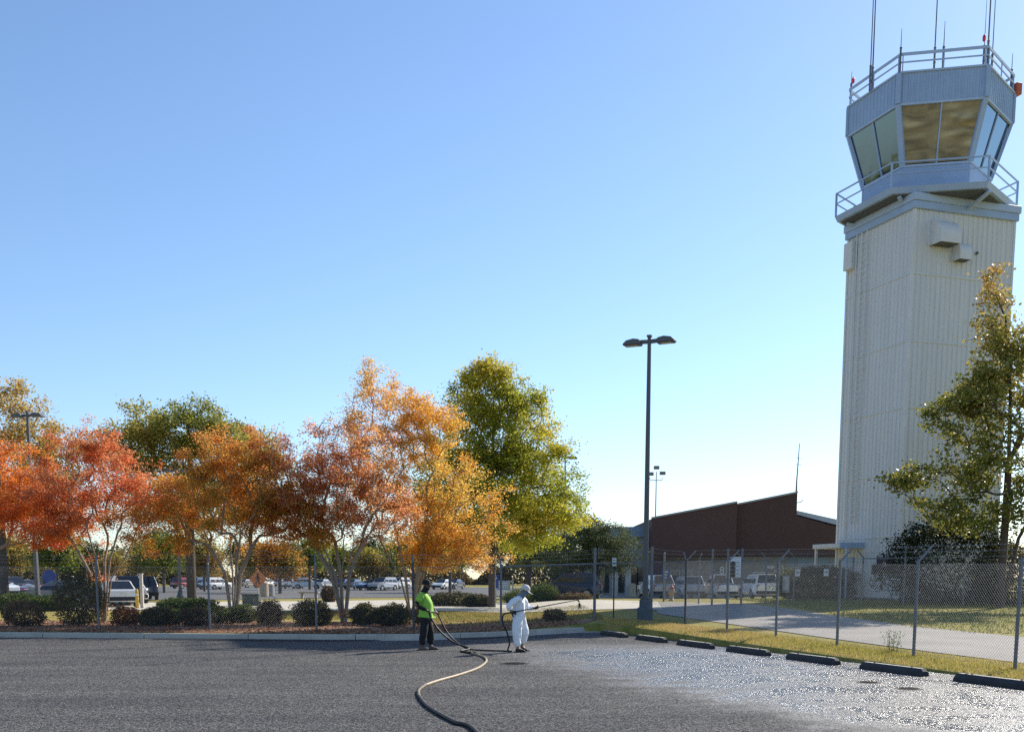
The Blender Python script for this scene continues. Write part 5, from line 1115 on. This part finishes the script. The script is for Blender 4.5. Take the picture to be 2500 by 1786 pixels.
for S, s in (('n', -1), ('f', 1)): chain(V, E, rr, [lerp(Vector(Jg['hip_' + S]), Vector(Jg['kn_' + S]), .25), Jg['kn_' + S], lerp(Vector(Jg['kn_' + S]), Vector(Jg['an_' + S]), .9) + Vector((.01, 0, 0))], [.112, .098, .098], b0)
folds(skin('trousers', V, E, rr, 'cloth_black', gman, 1, 3), .014, (10, 10, 4), 5)
for S in 'nf':
    V, E, rr = [], [], []; chain(V, E, rr, [lerp(Vector(Jg['sh_' + S]), Vector(Jg['el_' + S]), .6), Jg['el_' + S], Jg['wr_' + S]], [.06, .058, .042]); skin('sleeve', V, E, rr, 'cloth_black', gman, 1, 2)
    hand(gman, Jg['wr_' + S], Jg['ha_' + S], Vector(Jg['ha_' + S]) - Vector(Jg['wr_' + S]), (0.2, 1, 0) if S == 'f' else (.2, -1, 0), 'cloth_black')
V, E, rr = [], [], []; chain(V, E, rr, [(-.045, 0, 1.41), (-.01, 0, 1.465), (.025, 0, 1.52)], [.085, .078, (.088, .098)]); skin('neck_cover', V, E, rr, 'cloth_black', gman, 1, 2)
cap(gman, Vector((.02, 0, 1.59)), None, 'cloth_black', R(4)); shoes(gman, Jg, 'boot_tan')
# worker in white coverall spraying
Jw = dict(pelvis=(-.02, 0, .83), belly=(-.03, 0, 1.0), chest=(-.01, 0, 1.20), neck0=(.035, 0, 1.33), neck1=(.075, 0, 1.37), jaw=(.145, 0, 1.375), head=(.135, 0, 1.455), crown=(.11, 0, 1.52), face=(.88, 0, -.47),
          sh_n=(-.04, -.20, 1.29), el_n=(-.27, -.31, 1.08), wr_n=(-.18, -.26, .99), ha_n=(-.13, -.24, .965), sh_f=(.05, .19, 1.28), el_f=(.18, .26, 1.03), wr_f=(.36, .02, 1.05), ha_f=(.42, -.05, 1.065),
          hip_n=(-.04, -.11, .80), kn_n=(-.06, -.13, .46), an_n=(-.03, -.12, .085), toe_n=(.09, -.13, .036), hip_f=(.0, .10, .80), kn_f=(.12, .12, .46), an_f=(.04, .12, .14), toe_f=(.13, .12, .05))
WP = Vector((.18, 25.55, 0)); WR = R(-4)
wman, wb_ = person(WP, WR, 'person in white coverall and cream cap spraying with a wand', Jw, 'skin_mid', .72)
V, E, rr = [], [], []; p0 = chain(V, E, rr, [(-.02, 0, .84), (-.03, 0, 1.0), (-.02, 0, 1.17), (.02, 0, 1.29)], [(.175, .19), (.18, .185), (.185, .19), (.12, .15)])
for S, s in (('n', -1), ('f', 1)):
    sh, el, wr_ = Vector(Jw['sh_' + S]), Vector(Jw['el_' + S]), Vector(Jw['wr_' + S]); chain(V, E, rr, [sh, lerp(sh, el, .5), el, lerp(el, wr_, .92)], [.092, .086, .082, .062], 3)
    hp, kn, an = Vector(Jw['hip_' + S]), Vector(Jw['kn_' + S]), Vector(Jw['an_' + S]); chain(V, E, rr, [lerp(hp, kn, .12), lerp(hp, kn, .55), kn, lerp(kn, an, .5), an + Vector((0, 0, .03))], [.135, .135, .118, .098, .078], 0)
folds(skin('coverall', V, E, rr, 'cloth_white', wman, 0, 3), .020, (9, 9, 5), 9)
V, E, rr = [], [], []; chain(V, E, rr, [(.02, 0, 1.31), (.07, 0, 1.375), (.125, 0, 1.42), (.115, 0, 1.475)], [.088, .085, (.096, .103), (.098, .106)]); skin('hood', V, E, rr, 'hood_grey', wman, 1, 2)
cap(wman, Vector((.125, 0, 1.465)), None, 'cap_cream', R(28), .12); shoes(wman, Jw, 'sign_black')
hand(wman, Jw['wr_n'], Jw['ha_n'], (1, .3, -.4), (0, -.5, 1), 'cloth_black'); hand(wman, Jw['wr_f'], Jw['ha_f'], (1, -.8, .2), (0, .4, 1), 'cloth_black')
def wpos(o_loc, rz, p): return Vector(o_loc) + Matrix.Rotation(rz, 3, 'Z') @ Vector(p)
# spray wand
A0, A1 = Vector((-.20, -.245, .945)), Vector((1.36, -.20, 1.245)); wand = thing('spray_wand', WP, 'long thin black spray wand held out by the white-suited worker', 'spray wand', WR)
MB().tube([A0, lerp(A0, A1, .5), A1], [.014, .012, .011], 8).build('lance', 'post_black', wand, smooth=True)
MB().tube([A1, A1 + Vector((.04, 0, -.005)), A1 + Vector((.06, 0, -.05))], [.016, .016, .018], 8).build('nozzle', 'cast_iron', wand, smooth=True)
MB().bar(A0 + Vector((.03, 0, -.01)), A0 + Vector((.07, 0, -.10)), .02, .03).build('trigger', 'post_black', wand); MB().tube([A0 - Vector((.02, 0, 0)), A0 + Vector((.14, 0, .028))], .022, 8).build('grip', 'post_black', wand)
# droplets of sealer leaving the nozzle
rs = np.random.default_rng(5); mb = MB(); tip = wpos(WP, WR, A1 + Vector((.062, 0, -.055)))
for i in range(900):
    h = rs.uniform(0, 1) ** .8; r_ = .004 + .0022 * rs.uniform(); a = rs.normal(size=2) * np.array([.034, .02]) * h * 1.05; p = tip + Vector((a[0] + .012 * h, a[1], -h * .15)); k = r_ * (1.1 - .6 * h)
    i0 = len(mb.v); mb.v += [tuple(p + Vector(q) * k) for q in ((1, 0, 0), (-.5, .87, 0), (-.5, -.87, 0), (0, 0, 1.4), (0, 0, -1.4))]; mb.f += [(i0, i0 + 1, i0 + 3), (i0 + 1, i0 + 2, i0 + 3), (i0 + 2, i0, i0 + 3), (i0 + 1, i0, i0 + 4), (i0 + 2, i0 + 1, i0 + 4), (i0, i0 + 2, i0 + 4)]
tag(mb.build('sealer_spray', 'spray_drop'), 'dark fan of sealer droplets falling from the wand nozzle', 'spray', kind='stuff')
# the hose: foreground curve, first worker's hands, second worker's hand
def catmull(P, n=8):
    P = [Vector(p) for p in P]; out = []
    for i in range(len(P) - 1):
        a, b, c, d = P[max(i - 1, 0)], P[i], P[i + 1], P[min(i + 2, len(P) - 1)]
        for k in range(n): t = k / n; out.append(.5 * ((2 * b) + (c - a) * t + (2 * a - 5 * b + 4 * c - d) * t * t + (3 * b - 3 * c + d - a) * t ** 3))
    out.append(P[-1]); return out
HR = .024
def gpt(px, py, z=HR):
    s, c = math.sin(R(7.5)), math.cos(R(7.5)); v = (1411 + 2600 * math.tan(R(7.5)) - py) / 2600; d = Vector(((px - 1250) / 2600, c + v * s, -s + v * c)); t = (z - 1.75) / d.z; return Vector((0, 0, 1.75)) + d * t
gh_n, gh_f, wh = wpos(GP, GR, (.125, -.19, .935)), wpos(GP, GR, (.285, .095, .88)), wpos(WP, WR, A0 - Vector((.03, 0, 0)))
seg1 = [(.35, 5.2, HR), (.12, 8.4, HR)] + [tuple(gpt(*p)) for p in ((1160, 1781), (1111, 1761), (1065, 1736.5), (1038.6, 1718), (1023.8, 1699), (1022.5, 1684), (1038.6, 1671), (1071, 1660), (1124, 1645), (1164.7, 1630.5), (1183.5, 1618), (1187.5, 1609), (1178, 1601), (1151, 1593))]
seg2 = [tuple(gpt(1125, 1588)), (-1.05, 25.95, .06), (-1.45, 26.0, .22), (-1.78, 26.05, .50), (-1.97, 26.1, .78), tuple(gh_n)]
seg3 = [tuple(gh_n), tuple((gh_n + gh_f) / 2 + Vector((0, 0, .03))), tuple(gh_f), (-1.72, 26.3, .66), (-1.58, 26.25, .42), (-1.36, 26.15, .20), (-1.08, 26.0, .05), (-.75, 25.85, HR), (-.35, 25.65, HR), (-.02, 25.5, HR), (.02 - .12, 25.42, .05), (-.06, 25.4, .22), (-.11, 25.38, .45), (-.22, 25.36, .72), (-.20, 25.34, .90), tuple(wh)]
hose = thing('spray_hose', (0, 0, 0), 'long hose snaking over the lot from the camera to both workers', 'hose')
MB().tube(catmull(seg1[:7]), HR, 10).build('black_hose', 'hose_shaded', hose, smooth=True)
MB().tube(catmull(seg1[6:9]), HR, 10).build('half_lit_hose', 'hose_half_lit', hose, smooth=True)  # blends the painted shade of the near stretch into the painted sunlight
MB().tube(catmull(seg1[8:]), HR, 10).build('sunlit_hose', 'hose_sunlit', hose, smooth=True)  # same hose; low sunlight on it painted in as tan
MB().tube(catmull([seg1[-1]] + seg2), HR * .95, 10).build('black_hose', 'hose_black', hose, smooth=True)
MB().tube(catmull(seg3), HR * .8, 10).build('black_hose', 'hose_black', hose, smooth=True)
MB().tube([Vector(seg1[-1]) - Vector((-.09, .01, 0)), Vector(seg1[-1]) + Vector((-.09, .06, 0))], .034, 10).build('coupling', 'cast_iron', hose)

# ------------------------------------------------------------------ grass, weeds, fallen leaves
rg_ = np.random.default_rng(31)
def blades(name, XY, hmin, hmax, cols, label, m='blade', w=.008):
    N = len(XY); z = np.array([gz(x, y) for x, y in XY]); h = rg_.uniform(hmin, hmax, N); a = rg_.uniform(0, 6.28, N); ln = rg_.normal(size=(N, 2)) * .35 * h[:, None]; V = np.empty((N, 3, 3)); dx = np.stack([np.cos(a), np.sin(a)], 1) * w
    V[:, 0, :2] = XY - dx; V[:, 1, :2] = XY + dx; V[:, 0, 2] = V[:, 1, 2] = z - .01; V[:, 2, :2] = XY + ln; V[:, 2, 2] = z + h
    me = bpy.data.meshes.new(name); me.vertices.add(3 * N); me.vertices.foreach_set('co', V.ravel()); me.loops.add(3 * N); me.loops.foreach_set('vertex_index', np.arange(3 * N, dtype=np.int32)); me.polygons.add(N); me.polygons.foreach_set('loop_start', np.arange(0, 3 * N, 3, dtype=np.int32))
    t = .5 + .55 * lownoise(np.c_[XY, z], rg_, .9, 5) + rg_.normal(size=N) * .22; col = ramp(t, cols) * rg_.uniform(.75, 1.25, (N, 1)); cl = np.ones((N, 3, 4), np.float32); cl[:, :, :3] = np.clip(col, 0, 1)[:, None]
    me.attributes.new('Col', 'FLOAT_COLOR', 'POINT').data.foreach_set('color', cl.ravel()); me.materials.append(MATS[m]); me.update(calc_edges=True); return tag(link(name, me), label, 'grass', kind='stuff')
GC = [(.20, .20, .04), (.38, .35, .07), (.50, .42, .12), (.58, .43, .19), (.46, .31, .16), (.64, .48, .27)]
n = 70000; s = rg_.uniform(0, 1, n); y = 39 - s * 27; off = rg_.uniform(.0, 1, n)
ex = 3.5 + (34.0 - y) * (8.41 - 3.5) / (34.0 - 18.6); fx = ex + .12 + off * (2.35 - 1.0 * np.clip((y - 30) / 8, 0, 1)); keep = (fx > 3.2)
blades('verge_grass', np.c_[fx, y][keep], .03, .085, GC, 'yellow-green grass of the verge between wheel stops and fence')
n = 42000; XY = np.c_[rg_.uniform(11.8, 34, n), rg_.uniform(30, 62, n)]; XY = XY[(XY[:, 0] > 12.2 + np.clip((33 - XY[:, 1]), 0, 9) * .3) & ~((np.abs(XY[:, 0] - 20.9) < 3.4) & (np.abs(XY[:, 1] - 57.2) < 3.4))]
blades('lawn_grass', XY, .04, .10, [(.06, .085, .018), (.11, .14, .025), (.17, .18, .035)], 'green lawn grass around the tower foot', w=.014)
n = 26000; XY = np.c_[rg_.uniform(-14, 3.4, n), rg_.uniform(38.5, 52, n)]; XY = XY[XY[:, 1] > 41.5 - np.clip((XY[:, 0] + 6) * .5, 0, 3)]
blades('lawn_grass', XY, .04, .10, [(.13, .13, .03), (.24, .20, .05), (.32, .24, .08)], 'dry yellow lawn grass behind the two workers', w=.014)
# a tall weed tuft by the fence
wx, wy = 8.55, 23.9; tf = thing('weed_tuft', (wx, wy, gz(wx, wy)), 'tall thin green weed growing at the fence foot', 'weed'); mb = MB()
for i in range(9):
    a = rg_.uniform(0, 6.28); q = rg_.uniform(.02, .16); h = rg_.uniform(.25, .55); mb.tube([(q * math.cos(a), q * math.sin(a), 0), (q * 1.2 * math.cos(a), q * 1.2 * math.sin(a), h * .6), (q * 1.5 * math.cos(a), q * 1.5 * math.sin(a), h)], [.005, .004, .002], 4)
mb.build('stems', 'utility_green', tf); cen = np.array([(rg_.normal() * .11, rg_.normal() * .11, rg_.uniform(.05, .5)) for _ in range(160)])
link('leaves', leaf_mesh('leaves', cen, .06, rg_, ramp(rg_.uniform(0, 1, 160), [(.06, .1, .02), (.14, .2, .04)]), 'blade', .2, .3), tf)
def litter(name, XY, cols, size, label):
    N = len(XY); cen = np.c_[XY, [gz(x, y) + .02 if y > yedge(x) else .012 for x, y in XY]]; cen[:, 2] += rg_.uniform(0, .025, N)
    tag(link(name, leaf_mesh(name, cen, size, rg_, ramp(rg_.uniform(0, 1, N), cols), 'litter', 1.2, .7)), label, 'fallen leaves', kind='stuff')
n = 15000; XY = np.c_[rg_.uniform(-24, 2.2, n), 0 * rg_.uniform(size=n)]; XY[:, 1] = [yedge(x) + .25 + rg_.uniform(0, 1) ** 1.2 * 8 for x in XY[:, 0]]
litter('fallen_leaves', XY, [(.10, .045, .025), (.26, .09, .04), (.36, .17, .08), (.45, .33, .24)], .075, 'red and brown fallen leaves over the mulch bed')
n = 900; t_ = rg_.uniform(0, 1, n); XY = np.c_[3.5 + t_ * 5.5, 34 - t_ * 17.3] + np.c_[rg_.uniform(.1, 2.2, n), rg_.uniform(-.4, .4, n)]
litter('fallen_leaves', XY, [(.30, .17, .08), (.45, .33, .20), (.22, .13, .07)], .06, 'few dry fallen leaves scattered on the grass verge')
